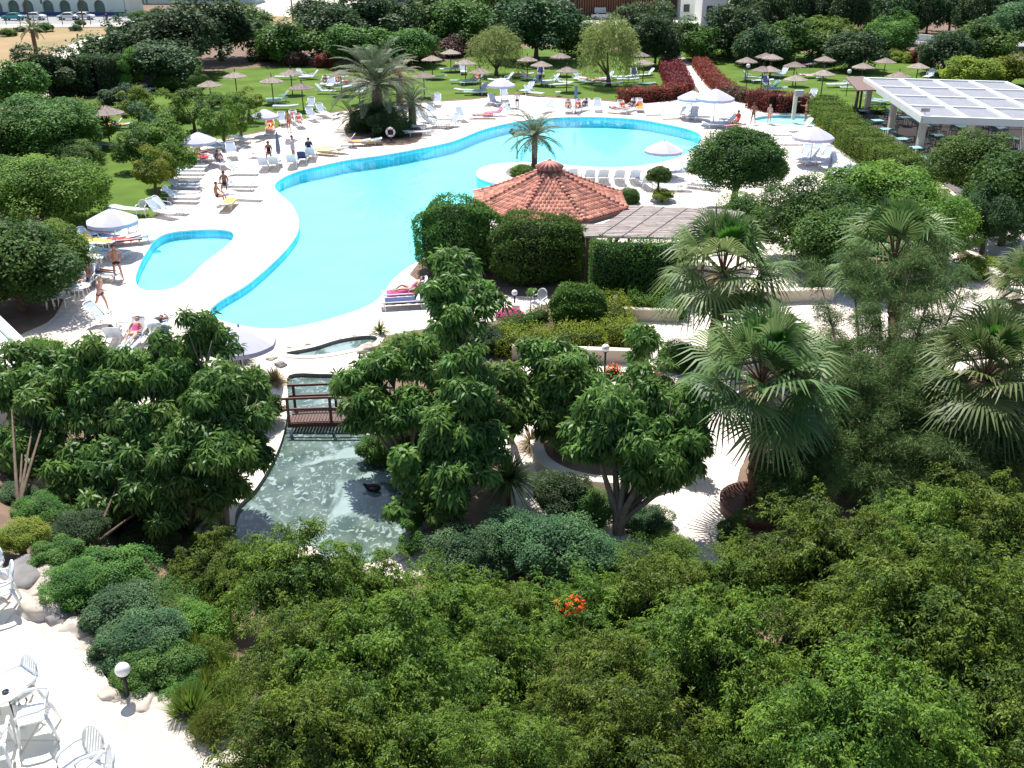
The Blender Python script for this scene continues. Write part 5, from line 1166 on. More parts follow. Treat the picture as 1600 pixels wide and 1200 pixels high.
# ------------------------------------------------------------------ furniture prototypes
def lounger_proto(back, cloth, simple=False):
    e = empty('sun_lounger', link=True); a = R(back); tag(e, cat='sun lounger')
    W2 = .31; yb = .28; zb = .34; Lk = .74; L1 = -1.18; by = math.cos(a)*Lk; bz = math.sin(a)*Lk
    fr = MB()
    for s_ in (-1, 1):
        fr.tube([(s_*W2, L1, zb), (s_*W2, yb+(.5 if a > .2 else by), zb)], .028, 6); fr.tube([(s_*W2*.97, yb, zb+.01), (s_*W2*.97, yb+by, zb+bz+.01)], .026, 6)
        if a > .2: fr.tube([(s_*(W2+.02), yb-.35, zb+.02), (s_*(W2+.04), yb-.25, zb+.22), (s_*(W2+.04), yb+by*.45, zb+max(bz*.5, .24))], .022, 6)
    fr.tube([(-W2, L1, zb), (W2, L1, zb)], .028, 6); top = [(W2*math.cos(t), yb+by+.10*math.sin(t)*math.cos(a), zb+bz+.10*math.sin(t)*math.sin(a)+.01) for t in [PI*i/8 for i in range(9)]]; fr.tube(top, .026, 6)
    def legs(b, xs, ys):
        for x in xs:
            for y in ys: b.tube([(x*W2, y, zb), (x*(W2+.02), y+(-.06 if y < 0 else .06), 0)], [.03, .02], 6)
        return b
    seat = MB(); n = 12
    for i in range(n):
        y0 = L1+.03+(yb-L1-.03)*i/n; seat.box((0, y0+.05, zb-.004), (2*W2-.04, (yb-L1)/n*.86, .014))
    bk = MB(); m = 9
    for i in range(m):
        f = (i+.5)/m; bk.box((0, yb+by*f, zb+bz*f), (2*W2-.05, Lk/m*.86, .014), 0, a)
    bk.add([(-(W2-.05)*math.cos(t), yb+by+.07*math.sin(t)*math.cos(a), zb+bz+.07*math.sin(t)*math.sin(a)) for t in [PI*i/8 for i in range(9)]], [tuple(range(9))])
    if simple:
        legs(fr, (-1, 1), (L1+.15, yb+.25)); fr.build('frame', M['white'], e); b = MB(); b.v = seat.v+bk.v; k = len(seat.v); b.f = seat.f+[tuple(i+k for i in f) for f in bk.f]; b.sm = [False]*len(b.f); b.build('seat', M[cloth], e)
    else:
        fr.build('frame', M['white'], e); seat.build('seat', M[cloth], e); bk.build('backrest', M[cloth], e)
        for x in (-1, 1):
            for y in (L1+.15, yb+.25): legs(MB(), (x,), (y,)).build('leg', M['white'], e)
    unlink_tree(e); return e
LG = {(b, c, s_): lounger_proto(b, c, s_) for b, c, s_ in [(48,'sling',False),(10,'sling',False),(48,'teal',True),(6,'teal',True),(48,'sling',True),(6,'sling',True),(48,'navy',False)]}
def armchair_proto():
    e = empty('plastic_armchair'); tag(e, cat='chair'); 
    seat = MB(); P = [(.23*math.cos(t)*(1 if math.sin(t) < 0 else .92), -.02+.23*math.sin(t)) for t in [2*PI*i/20 for i in range(20)]]; P = [(max(-.225, min(.225, x*1.25)), max(-.23, min(.21, y*1.2))) for x, y in P]; seat.prism(P, .415, .445); seat.build('seat', M['white'], e, .008)
    bk = MB(); ov = [(.215*math.cos(t), .225+.07*math.sin(t), .68+.235*math.sin(t)) for t in [2*PI*i/24 for i in range(25)]]; bk.tube(ov, .02, 7)
    for k in range(-3, 4):
        x = k*.055; h = math.sqrt(max(0, 1-(x/.215)**2)); bk.beam((x, .225-.07*h, .68-.235*h), (x, .225+.07*h, .68+.235*h), .026, .012)
    bk.tube([(-.12, .19, .43), (-.13, .175, .52)], .02, 6).tube([(.12, .19, .43), (.13, .175, .52)], .02, 6); bk.build('backrest', M['white'], e)
    for s_ in (-1, 1):
        MB().tube([(s_*.21, .24, .66), (s_*.265, .10, .655), (s_*.27, -.12, .645), (s_*.255, -.2, .60), (s_*.24, -.215, .44)], [.02, .026, .026, .024, .022], 8).build('armrest', M['white'], e)
        MB().tube([(s_*.23, -.21, .44), (s_*.255, -.25, 0)], [.032, .02], 8).build('leg', M['white'], e); MB().tube([(s_*.2, .19, .44), (s_*.235, .29, 0)], [.032, .02], 8).build('leg', M['white'], e)
    unlink_tree(e); return e
AC = armchair_proto()
def table_proto(top='white', r=.45, h=.72, leg='white', round_=True, cat='table'):
    e = empty('round_table' if round_ else 'small_table'); tag(e, cat=cat); b = MB()
    if round_: b.lathe([(r-.02, h-.035), (r, h-.03), (r, h-.005), (r-.01, h), (.01, h)], 28)
    else: b.box((0, 0, h-.02), (r*2, r*2, .035))
    b.build('tabletop', M[top], e, 0 if round_ else .01)
    for k in range(4): a = PI/4+k*PI/2; MB().tube([(r*.55*math.cos(a), r*.55*math.sin(a), h-.03), (r*.72*math.cos(a), r*.72*math.sin(a), 0)], [.022, .018], 6).build('leg', M[leg], e)
    unlink_tree(e); return e
TB = table_proto(); TS = table_proto('white', .24, .42, 'white', False, 'side table'); TT = table_proto('tabletop', .42, .74, 'black', False); TN = table_proto('white', .62, .73, 'black')
def darkchair_proto():
    e = empty('restaurant_chair'); tag(e, cat='chair'); MB().box((0, 0, .45), (.42, .42, .035)).build('seat', M['darkchair'], e); b = MB()
    for k in range(-2, 3): b.box((k*.085, .21+.0, .66), (.025, .02, .36))
    b.box((0, .215, .86), (.42, .025, .06)); b.build('backrest', M['darkchair'], e); l = MB()
    for x in (-1, 1):
        for y in (-1, 1): l.tube([(x*.18, y*.18, .45), (x*.2, y*.21, 0)], .018, 5)
    l.build('legs', M['darkchair'], e); unlink_tree(e); return e
DC = darkchair_proto()
def sunshade_proto(seed):
    rng = np.random.default_rng(seed); e = empty('straw_sunshade'); tag(e, cat='sunshade'); n = 1500; q = rng.random(n)*2*PI; r = rng.uniform(.0, .85, n); l = rng.uniform(.3, .55, n)
    C = np.stack([r*np.cos(q), r*np.sin(q), 2.42-.42*r+rng.normal(size=n)*.012], 1); A = np.stack([np.cos(q), np.sin(q), -.42-rng.random(n)*.25], 1); N = np.stack([np.cos(q)*.4, np.sin(q)*.4, q*0+1], 1)
    cone = MB().lathe([(1.1, 1.93), (.6, 2.14), (.05, 2.40), (.6, 2.17), (1.1, 1.96)], 20, cap=False); V, F = leaf_quads(C, A, N, l, .06, .0); V, F = join([(V, F), (np.array(cone.v), np.array(cone.f))])
    fol('canopy', fol_mesh('canopy', [(V, F)]), 'thatch', e); MB().tube([(0, 0, 0), (0, 0, 2.4)], .05, 7).build('pole', M['pole'], e); MB().tube([(0, 0, 2.38), (0, 0, 2.72)], [.05, .03], 7).build('finial', M['pole'], e); unlink_tree(e); return e
SH = [sunshade_proto(1), sunshade_proto(2)]
def parasol_proto(m='canvas', r=1.3, h=2.35, rise=.62):
    e = empty('parasol'); tag(e, cat='parasol'); b = MB(); n = 8; k = 5; vs = []; fs = []
    for i in range(k+1):
        for j in range(n*4):
            a = 2*PI*j/(n*4); w = abs(((j/4) % 1)-.5)*2; f = i/k; rr = r*f*(1-.055*(1-w**2)*f) ; vs.append((rr*math.cos(a), rr*math.sin(a), h-rise*f**1.12-.03*(1-w**2)*f))
    m4 = n*4
    for i in range(k):
        for j in range(m4): fs.append((i*m4+j, i*m4+(j+1) % m4, (i+1)*m4+(j+1) % m4, (i+1)*m4+j))
    v2 = [(x*1.0, y*1.0, z-.17) for x, y, z in vs[-m4:]]; b.add(vs, fs, False); b.add(vs[-m4:]+v2, [(j, (j+1) % m4, (j+1) % m4+m4, j+m4) for j in range(m4)])
    o = b.build('canopy', M[m], e); MB().tube([(0, 0, 0), (0, 0, h)], .025, 8).build('pole', M['metal'], e); MB().tube([(0, 0, h), (0, 0, h+.1)], [.04, .02], 8).build('finial', M['metal'], e); MB().lathe([(.26, 0), (.26, .06), (.06, .12), (.05, .3)], 16).build('base', M['white'], e); unlink_tree(e); return e
PS = parasol_proto(); 
def lamp(px, py, z, h, r, label, base=True):
    p = at(px, py, z); e = empty('globe_lamp', p, 0, label, 'lamp'); MB().tube([(0, 0, 0), (0, 0, h-r*.9)], .035, 8).build('pole', M['black'], e); MB().lathe([(.07, h-r*1.15), (.1, h-r*.95), (.05, h-r*.8)], 12).build('collar', M['black'], e)
    b = MB().ball((0, 0, h), r, 24); b.build('globe', M['globe'], e); return e
# ------------------------------------------------------------------ people
SKB = {
 'stand': dict(pel=(0,0,.95), wai=(0,.0,1.10), che=(0,-.01,1.28), uch=(0,0,1.42), nec=(0,0,1.50), hea=(0,-.015,1.62), top=(0,0,1.69), shL=(.17,0,1.41), elL=(.23,.02,1.14), wrL=(.25,-.05,.90), paL=(.25,-.07,.82), shR=(-.17,0,1.41), elR=(-.23,.02,1.14), wrR=(-.25,-.05,.90), paR=(-.25,-.07,.82), hiL=(.09,0,.88), knL=(.10,-.02,.49), anL=(.11,.02,.08), toL=(.13,-.15,.03), hiR=(-.09,0,.88), knR=(-.10,-.02,.49), anR=(-.11,.02,.08), toR=(-.13,-.15,.03)),
}
def pose(base, **k): d = dict(SKB[base]); d.update(k); return d
SKB['walk'] = pose('stand', pel=(0,0,.92), wai=(0,-.03,1.08), che=(0,-.07,1.25), uch=(0,-.09,1.38), nec=(0,-.12,1.46), hea=(0,-.17,1.57), top=(0,-.17,1.65), shL=(.17,-.08,1.37), shR=(-.17,-.10,1.37), elL=(.24,.10,1.14), wrL=(.23,.02,.93), paL=(.22,-.03,.86), elR=(-.23,-.22,1.15), wrR=(-.18,-.44,1.12), paR=(-.17,-.52,1.13), knL=(.1,-.16,.50), anL=(.1,-.22,.09), toL=(.11,-.39,.04), knR=(-.09,.16,.49), anR=(-.09,.50,.26), toR=(-.09,.50,.10))
SKB['hips'] = pose('stand', elL=(.33,.05,1.20), wrL=(.2,-.02,1.02), paL=(.16,-.05,.98), elR=(-.33,.05,1.20), wrR=(-.2,-.02,1.02), paR=(-.16,-.05,.98), knL=(.14,-.02,.49), anL=(.19,.02,.08), toL=(.22,-.14,.03), knR=(-.14,-.02,.49), anR=(-.19,.02,.08), toR=(-.22,-.14,.03))
SKB['reach'] = pose('stand', elL=(.24,-.24,1.35), wrL=(.20,-.46,1.42), paL=(.19,-.54,1.44), elR=(-.30,-.16,1.30), wrR=(-.24,-.40,1.36), paR=(-.22,-.48,1.38))
_s = dict(pel=(0,.12,.50), wai=(0,.16,.65), che=(0,.15,.85), uch=(0,.12,.99), nec=(0,.10,1.07), hea=(0,.06,1.19), top=(0,.07,1.27), shL=(.17,.12,.98), elL=(.24,.02,.74), wrL=(.20,-.18,.62), paL=(.18,-.25,.59), shR=(-.17,.12,.98), elR=(-.24,.02,.74), wrR=(-.20,-.18,.62), paR=(-.18,-.25,.59), hiL=(.10,.05,.47), knL=(.14,-.36,.47), anL=(.15,-.42,.08), toL=(.16,-.57,.03), hiR=(-.10,.05,.47), knR=(-.14,-.36,.47), anR=(-.15,-.42,.08), toR=(-.16,-.57,.03))
SKB['sit'] = _s
# lying on a lounger: hips near y=.15, feet to -y, trunk on the raised back
ca, sa = math.cos(R(46)), math.sin(R(46))
def up_(t, x=0, o=.13): return (x, .26+ca*t-sa*o, .36+sa*t+ca*o)
SKB['lie'] = dict(pel=(0,.14,.47), wai=up_(.12), che=up_(.30), uch=up_(.44), nec=up_(.52), hea=up_(.64, 0, .14), top=up_(.72, 0, .13), shL=up_(.43,.17), elL=up_(.2,.27,.12), wrL=(.22,.22,.56), paL=(.16,.14,.58), shR=up_(.43,-.17), elR=up_(.2,-.27,.12), wrR=(-.24,.15,.50), paR=(-.24,.06,.48), hiL=(.09,.06,.45), knL=(.10,-.34,.50), anL=(.10,-.78,.42), toL=(.12,-.83,.53), hiR=(-.09,.06,.45), knR=(-.11,-.30,.62), anR=(-.10,-.62,.42), toR=(-.11,-.75,.42))
SKB['flat'] = dict(pel=(0,0,.46), wai=(0,.16,.46), che=(0,.34,.46), uch=(0,.48,.46), nec=(0,.56,.46), hea=(0,.68,.46), top=(0,.76,.46), shL=(.17,.46,.46), elL=(.33,.62,.44), wrL=(.22,.80,.48), paL=(.15,.84,.5), shR=(-.17,.46,.46), elR=(-.26,.2,.43), wrR=(-.26,-.05,.43), paR=(-.26,-.13,.43), hiL=(.09,-.08,.45), knL=(.11,-.48,.44), anL=(.12,-.88,.42), toL=(.14,-1.0,.42), hiR=(-.09,-.08,.45), knR=(-.11,-.48,.44), anR=(-.12,-.88,.42), toR=(-.14,-1.0,.42))
RAD = dict(pel=.135, wai=.118, che=.132, uch=.10, nec=.052, hea=.092, top=.075, sh=.062, el=.042, wr=.028, pa=.034, hi=.088, kn=.055, an=.036, to=.030)
EDG = [('pel','wai'),('wai','che'),('che','uch'),('uch','nec'),('nec','hea'),('hea','top')]+[(a+s_, b+s_) for s_ in 'LR' for a, b in (('sh','el'),('el','wr'),('wr','pa'),('hi','kn'),('kn','an'),('an','to'))]+[('uch','shL'),('uch','shR'),('pel','hiL'),('pel','hiR')]
def skin(P, rad, edges, root, name):
    ks = [k for k in P]; me = bpy.data.meshes.new(name); me.from_pydata([P[k] for k in ks], [(ks.index(a), ks.index(b)) for a, b in edges], []); o = bpy.data.objects.new(name, me); COL.objects.link(o)
    sk = o.modifiers.new('skin', 'SKIN'); sk.use_smooth_shade = True; su = o.modifiers.new('sub', 'SUBSURF'); su.levels = su.render_levels = 2
    if not me.skin_vertices: me.attributes.new  # created by the modifier below
    return o, ks, rad, root
def skinned(P, rad, edges, root, name):
    import bmesh
    ks = list(P); bm = bmesh.new(); lay = bm.verts.layers.skin.verify(); vs = []
    for k in ks:
        v = bm.verts.new(P[k]); r = rad[k]; v[lay].radius = r if hasattr(r, '__len__') else (r, r); v[lay].use_root = (k == root); vs.append(v)
    for a, b in edges: bm.edges.new((vs[ks.index(a)], vs[ks.index(b)]))
    me = bpy.data.meshes.new(name); bm.to_mesh(me); bm.free(); o = bpy.data.objects.new(name, me); COL.objects.link(o)
    sk = o.modifiers.new('skin', 'SKIN'); sk.use_smooth_shade = True; su = o.modifiers.new('sub', 'SUBSURF'); su.levels = su.render_levels = 2
    dg = bpy.context.evaluated_depsgraph_get(); m2 = bpy.data.meshes.new_from_object(o.evaluated_get(dg)); bpy.data.objects.remove(o); m2.name = name; return m2
def addto(me, mb):
    b0 = len(me.vertices); vs = [tuple(v.co) for v in me.vertices]+list(mb.v); fs = [tuple(p.vertices) for p in me.polygons]+[tuple(i+b0 for i in f) for f in mb.f]; m2 = bpy.data.meshes.new(me.name); m2.from_pydata(vs, [], fs); m2.polygons.foreach_set('use_smooth', [True]*len(fs)); return m2
def rof(k): return RAD.get(k, RAD.get(k[:-1]))
PPL = {}
for pn, P in SKB.items():
    rad = {k: rof(k) for k in P}; rad['pel'] = (.155, .115); rad['che'] = (.155, .105); rad['wai'] = (.13, .1)
    body = skinned(P, rad, EDG, 'pel', 'body'); x = MB(); hd = Vector(P['hea']); tp = (Vector(P['top'])-hd).normalized()
    f = Vector((0, -1, 0)); f = (f-tp*f.dot(tp)).normalized() if pn != 'flat' else Vector((0, 0, 1)); sd_ = f.cross(tp).normalized()
    x.tube([hd+f*.085+tp*.02, hd+f*.115-tp*.012, hd+f*.09-tp*.02], [.008, .014, .008], 6); x.tube([hd+f*.085-tp*.045-sd_*.022, hd+f*.094-tp*.047, hd+f*.085-tp*.045+sd_*.022], [.005, .009, .005], 5)
    for s_ in (-1, 1): x.tube([hd+sd_*s_*.085-tp*.02, hd+sd_*s_*.103+tp*.01, hd+sd_*s_*.088+tp*.03], [.008, .016, .008], 6)
    for s_ in 'LR':     # hands: four bent fingers and a thumb
        w, p = Vector(P['wr'+s_]), Vector(P['pa'+s_]); d = (p-w).normalized(); a = d.cross(Vector((0, 0, 1)) if abs(d.z) < .8 else Vector((1, 0, 0))).normalized(); n_ = a.cross(d)
        for i in range(4):
            o_ = p+a*(-.027+.018*i); l = (.075, .085, .080, .062)[i]; x.tube([o_, o_+d*l*.5, o_+d*l*.9+n_*.018], [.0095, .009, .006], 5)
        x.tube([p-d*.02-a*.028, p+d*.012-a*.052, p+d*.04-a*.055], [.011, .010, .007], 5)
    body = addto(body, x)
    sh = {k: P[k] for k in ('wai','pel','hiL','hiR')}; 
    for s_ in 'LR': sh['mid'+s_] = tuple(Vector(P['hi'+s_]).lerp(Vector(P['kn'+s_]), .35))
    sh['wb'] = tuple(Vector(P['pel']).lerp(Vector(P['wai']), .55)); del sh['wai']
    shorts = skinned(sh, dict(wb=(.145, .12), pel=(.175, .135), hiL=.112, hiR=.112, midL=.105, midR=.105), [('wb','pel'),('pel','hiL'),('pel','hiR'),('hiL','midL'),('hiR','midR')], 'pel', 'swim_shorts')
    tor = {k: P[k] for k in ('pel','wai','che','uch')}; top_ = skinned(tor, dict(pel=(.18,.14), wai=(.145,.115), che=(.168,.122), uch=(.14,.10)), [('pel','wai'),('wai','che'),('che','uch')], 'pel', 'swimsuit')
    sk = {k: P[k] for k in ('pel','wai','che','uch','shL','shR','elL','elR')}
    for s_ in 'LR': sk['hem'+s_] = tuple(Vector(P['hi'+s_]).lerp(Vector(P['kn'+s_]), .5))
    shirt = skinned(sk, dict(pel=(.2,.16), wai=(.165,.14), che=(.175,.13), uch=(.14,.105), shL=.085, shR=.085, elL=.062, elR=.062, hemL=.13, hemR=.13), [('pel','wai'),('wai','che'),('che','uch'),('uch','shL'),('uch','shR'),('shL','elL'),('shR','elR'),('pel','hemL'),('pel','hemR')], 'pel', 'loose_shirt')
    hr = MB(); c = hd+tp*.035-f*.018; hr.ball((0, 0, 0), .105, 14); hr.v = [tuple(c+Vector(v)) if (Vector(v).dot(f) < .04 or Vector(v).dot(tp) > .05) else tuple(c+Vector(v)*.75) for v in hr.v]; hair = hr.mesh('hair')
    ey = MB()
    for s_ in (-1, 1): ey.ball(tuple(hd+f*.086+sd_*s_*.032+tp*.02), .011, 8)
    eyes = ey.mesh('eyes'); PPL[pn] = dict(body=body, swim_shorts=shorts, swimsuit=top_, loose_shirt=shirt, hair=hair, eyes=eyes)
    for m_ in PPL[pn].values(): m_.materials.clear(); m_.materials.append(M['skin'])
def person(ps, loc, rz, label, wear='swim_shorts', cloth='trunks', sk='skin', hair='hair', s=1.0, group=None, second=None):
    e = empty('person', loc, rz, label, 'person', group); e.scale = (s,)*3; g = PPL[ps]
    for k, m in [('body', sk), (wear, cloth), ('hair', hair), ('eyes', 'black')]+([second] if second else []):
        o = bpy.data.objects.new(k, g[k]); COL.objects.link(o); o.parent = e; o.material_slots[0].link = 'OBJECT'; o.material_slots[0].material = M[m]
    return e
def towel_mesh(seed, back=False):
    rng = random.Random(seed); b = MB(); n = 14; vs = []; fs = []; a = R(48); ph = rng.random()*6
    for i in range(n+1):
        t = i/n; y = -1.0+1.75*t
        if back and y > .28: q = y-.28; yy = .28+q*math.cos(a); z = .36+q*math.sin(a)
        else: yy = y; z = .36
        for j in range(7):
            x = -.36+.12*j; dz = -.10 if j in (0, 6) else 0; vs.append((x, yy, z+.012*math.sin(i*1.9+j+ph)+dz+.01))
    for i in range(n):
        for j in range(6): fs.append((i*7+j, i*7+j+1, (i+1)*7+j+1, (i+1)*7+j))
    k = len(vs); vs2 = [(x, y, z-.014) for x, y, z in vs]; b.add(vs+vs2, fs+[tuple(i+k for i in f[::-1]) for f in fs], True); return b.mesh('towel')
TW = [towel_mesh(1, True), towel_mesh(2, False)]
def towel(loc, rz, col, label, back=True):
    o = bpy.data.objects.new('towel', TW[0 if back else 1]); COL.objects.link(o); 
    if not o.data.materials: o.data.materials.append(M['white'])
    o.material_slots[0].link = 'OBJECT'; o.material_slots[0].material = M[col]; o.location = loc; o.rotation_euler = (0, 0, rz); return tag(o, label, 'towel')
# ------------------------------------------------------------------ laying out the furniture
# (px, py, direction the head end points in degrees [90 = away from the hotel], raised back?, cloth, [person], [towel])
PNUM = [0]
def lay(rowname, items, simple=False, group=None, word='white sun lounger'):
    n = len(items); items = sorted(items, key=lambda t: t[0])
    for i, it in enumerate(items):
        x, y, dg, bk = it[:4]; cl = it[4] if len(it) > 4 else 'sling'; p = at(x, y, .3); p.z = .034 if not simple else .014
        if gh(p.x, p.y) > .1: p.z = gh(p.x, p.y)
        key = (48 if bk else (6 if simple else 10), cl, simple)
        if key not in LG: key = (48, cl, False) if (48, cl, False) in LG else (48, 'sling', simple)
        pos = ORD[i] if i < 20 else 'last'
        lb = ('%s, %s from the left %s' % ({'sling': 'white', 'teal': 'teal', 'navy': 'navy'}[cl]+(' raised' if bk else ' flat')+' sun lounger', pos, rowname)) if n > 1 else '%s %s' % ({'sling': 'white', 'teal': 'teal', 'navy': 'navy'}[cl]+' sun lounger', rowname)
        rz = R(dg-90); o = place(LG[key], p, rz, lb, group or 'sun loungers', s=1.0)
        for ex in it[5:]:
            if ex[0] == 'T': towel(p, rz, ex[1], '%s towel on the %s lounger %s' % (ex[1].replace('cloth', ''), pos, rowname) if n > 1 else '%s towel on the lounger %s' % (ex[1].replace('cloth', ''), rowname), bk)
            else:
                ps = 'lie' if bk else 'flat'; person(ps if ex[0] == 'P' else ex[0], p+Vector((0, 0, .02)), rz, 'sunbather in %s on the %s lounger %s' % (ex[4], pos, rowname) if n > 1 else 'sunbather in %s on the lounger %s' % (ex[4], rowname), ex[1], ex[2], ex[3])
S1 = ('P','swim_shorts','trunks','skin','dark trunks'); S2 = ('P','swimsuit','trunks','skin_dark','dark swimsuit'); S3 = ('P','swimsuit','red','skin_pale','red swimsuit'); S4 = ('P','swim_shorts','bluecloth','skin_dark','blue trunks'); S5 = ('P','swimsuit','pink','skin_pale','pink swimsuit')
lay('in the row behind the tiled bar', [(876,276,-90,1),(894,276,-90,1),(921,277,-90,1),(942,277,-90,1),(967,278,-90,1),(991,278,-90,1),(1008,286,-80,1)], group='loungers in a row behind the bar')
lay('along the left edge of the deck', [(251,331,150,1),(263,326,170,1),(279,309,175,1),(281,302,178,0),(283,292,178,1),(283,286,178,0),(286,272,178,1),(291,266,178,0),(297,260,178,1)][::1], group='loungers along the left deck edge')
lay('in the group left of the pool bend', [(356,318,-90,0,'sling',('T','yellow'),),(367,290,178,1),(373,284,178,0),(375,266,175,1),(379,305,170,0)], group='loungers left of the pool bend')
lay('under the second parasol from the left', [(287,244,170,1,'navy',S2),(305,246,175,1,'sling',S1,('T','red')),(318,243,170,1,'sling',S2),(326,228,150,1),(338,227,150,1),(345,254,120,1,'sling',S4),(352,226,140,0),(362,240,110,1,'sling')], group='loungers under the second parasol')
lay('beside the closed grey parasol', [(370,215,150,1),(409,241,160,0),(413,258,-85,1),(429,257,-85,1),(457,254,-85,1),(473,248,-85,1,'navy'),(486,243,-85,1)], group='loungers near the closed parasol')
lay('between left lawn and tall date palm', [(422,199,100,1,'sling',S3,('T','orange')),(442,190,110,1),(452,215,-80,0),(460,187,110,1,'sling',S5),(468,193,110,1,'sling',S3),(488,183,120,1),(504,176,120,1),(512,180,0,0)], group='loungers left of the date palm')
lay('around the date palm bed', [(505,236,-20,0,'sling',('T','yellow')),(522,233,-20,0,'sling',('T','yellow')),(538,224,0,1),(556,222,0,0,'sling',('T','orange')),(574,221,10,0,'sling',('T','yellow')),(644,199,-150,1),(650,207,-160,0)], group='loungers round the date palm bed')
lay('right of the tall date palm', [(664,186,140,1),(674,176,100,1,'teal'),(677,194,165,1),(683,160,90,1),(690,181,0,0),(694,192,170,0),(706,193,60,1),(721,183,110,1),(752,180,180,0,'sling',('T','red')),(774,176,20,1,'sling',('T','pink'))], group='loungers right of the date palm')
lay('along the far edge of the pool', [(764,158,80,0),(773,160,120,1),(788,152,95,1),(800,174,150,1),(803,166,90,0),(856,170,60,1),(888,170,90,1,'sling',S1),(902,170,80,1,'sling',S3),(911,168,60,1,'sling',S2),(934,168,90,1),(964,172,150,0,'sling',S5),(975,171,110,1,'sling',S3),(986,168,60,1,'sling',S2),(999,168,90,1,'sling',('T','orange')),(1028,174,10,1)], group='loungers at the far pool edge')
lay('at the far right end of the pool', [(1055,180,10,1),(1071,176,60,1),(1083,181,70,1),(1098,184,170,0),(1118,195,180,0),(1134,192,10,1),(1150,195,20,0,'sling',('T','red')),(1143,186,30,1)], group='loungers at the right end of the pool')
lay('on the deck right of the fig', [(1230,205,0,0),(1238,211,0,0),(1243,220,0,0),(1253,199,20,1),(1257,243,60,1),(1263,248,40,1),(1274,240,60,1),(1281,252,0,0),(1290,246,60,1),(1297,256,50,1),(1312,262,10,0)], group='loungers right of the round fig tree')
lay('near the lilac parasol behind the bar', [(1060,270,20,1),(1051,291,0,0),(1085,281,160,0),(1096,288,150,0)], group='loungers behind the bar parasol')
lay('by the lilac parasol at the left', [(137,379,170,1),(148,377,165,1,'sling',('T','yellow')),(158,370,165,0,'sling',('T','navy')),(143,394,165,1),(166,394,170,0),(186,374,20,0),(199,374,20,0,'sling',('T','red')),(213,371,25,0)], group='loungers under the left parasol')
lay('in the deep shade at the left', [(120,432,160,1,'navy',S2),(131,424,165,1),(150,428,170,0,'sling',S4),(132,443,90,1,'sling',S1)], group='loungers in the left shade')
lay('behind the umbrella trees lower left', [(166,499,165,1),(182,526,-80,1,'sling',S3),(210,531,90,1,'sling',S5),(244,512,90,0,'sling',S2),(250,545,95,1,'navy'),(291,556,90,0,'sling',('T','pink')),(122,592,0,0),(96,606,10,0)], group='loungers behind the umbrella trees')
lay('beside the tall clipped pool bush', [(637,470,10,0,'sling',('T','navy')),(639,458,10,1,'sling',('T','pink'),S5)], group='loungers at the near pool edge')
lay('on the grass beside the left deck edge', [(199,327,165,0)], True)
# straw sunshades: canopy centres
BACK = [(367,117),(327,131),(424,125),(454,113),(471,135),(532,114),(560,126),(675,91),(704,81),(662,117),(727,97),(750,111),(824,92),(846,100),(876,87),(886,109),(1000,85),(1006,97)]
RIGHT = [(1167,94),(1192,108),(1197,87),(1207,89),(1203,108),(1242,101),(1244,122),(1287,114),(1289,92),(1349,103),(1384,95),(1405,117),(1435,103)]
for i, (x, y) in enumerate(sorted(BACK)): p = at(x, y, 2.1); place(SH[i % 2], (p.x, p.y, .012), i*1.3, 'straw sunshade, %s from the left on the lawn behind the pool' % ORD[i], 'straw sunshades', s=1.0)
for i, (x, y) in enumerate(sorted(RIGHT)): p = at(x, y, 2.1); place(SH[i % 2], (p.x, p.y, .016), i*1.7, 'straw sunshade, %s from the left on the lawn right of the path' % ORD[i], 'straw sunshades', s=1.0)
p = at(165, 184, 2.1); place(SH[0], (p.x, p.y, .012), .4, 'lone straw sunshade on the left lawn beside the thin young tree', 'straw sunshades', s=1.25)
for i, (x, y, m, lb) in enumerate([(675,91,'canvas',0)][:0]): pass
LAWNL = [(420,159,10,0,'teal'),(437,154,20,1,'teal'),(447,120,0,0),(475,118,150,1),(485,120,20,1),(447,166,0,0),(485,166,90,1),(507,130,90,1,'sling',S2),(507,142,170,1),(517,132,90,1),(527,129,90,1,'sling',S1),(529,121,0,0),(540,137,20,0,'teal'),(548,134,60,1),(552,127,0,0,'sling',('T','red')),(565,142,80,1),(682,120,0,0,'teal'),(704,108,10,0),(712,107,70,1,'sling',S2),(724,111,95,1),(722,126,0,0,'teal'),(735,128,40,0,'teal'),(745,125,60,1,'sling',S3),(727,141,170,0),(744,144,0,0,'teal'),(752,141,60,1),(778,126,160,0),(790,124,20,1)]
lay('on the lawn around the date palm', sorted(LAWNL)[:20], True, 'lawn loungers'); lay('on the lawn near the left willow', sorted(LAWNL)[20:], True, 'lawn loungers')
LAWNM = [(818,116,0,0,'sling',('T','red')),(825,122,150,1),(838,129,60,1,'navy'),(845,114,90,1,'navy'),(846,129,120,1),(862,126,20,1),(875,132,10,0),(878,128,160,1),(825,140,60,1),(832,145,150,1),(905,121,130,1),(911,125,150,0,'sling',('T','red')),(920,128,160,0,'teal'),(937,125,0,0,'sling',('T','red')),(948,122,30,1),(958,130,10,0),(974,120,0,0),(982,124,0,0),(991,117,90,1,'navy'),(1010,117,20,1)]
lay('on the middle lawn behind the pool', LAWNM, True, 'lawn loungers'); lay('on the lawn left of the red hedge', [(1007,131,0,0,'teal')], True, 'lawn loungers')
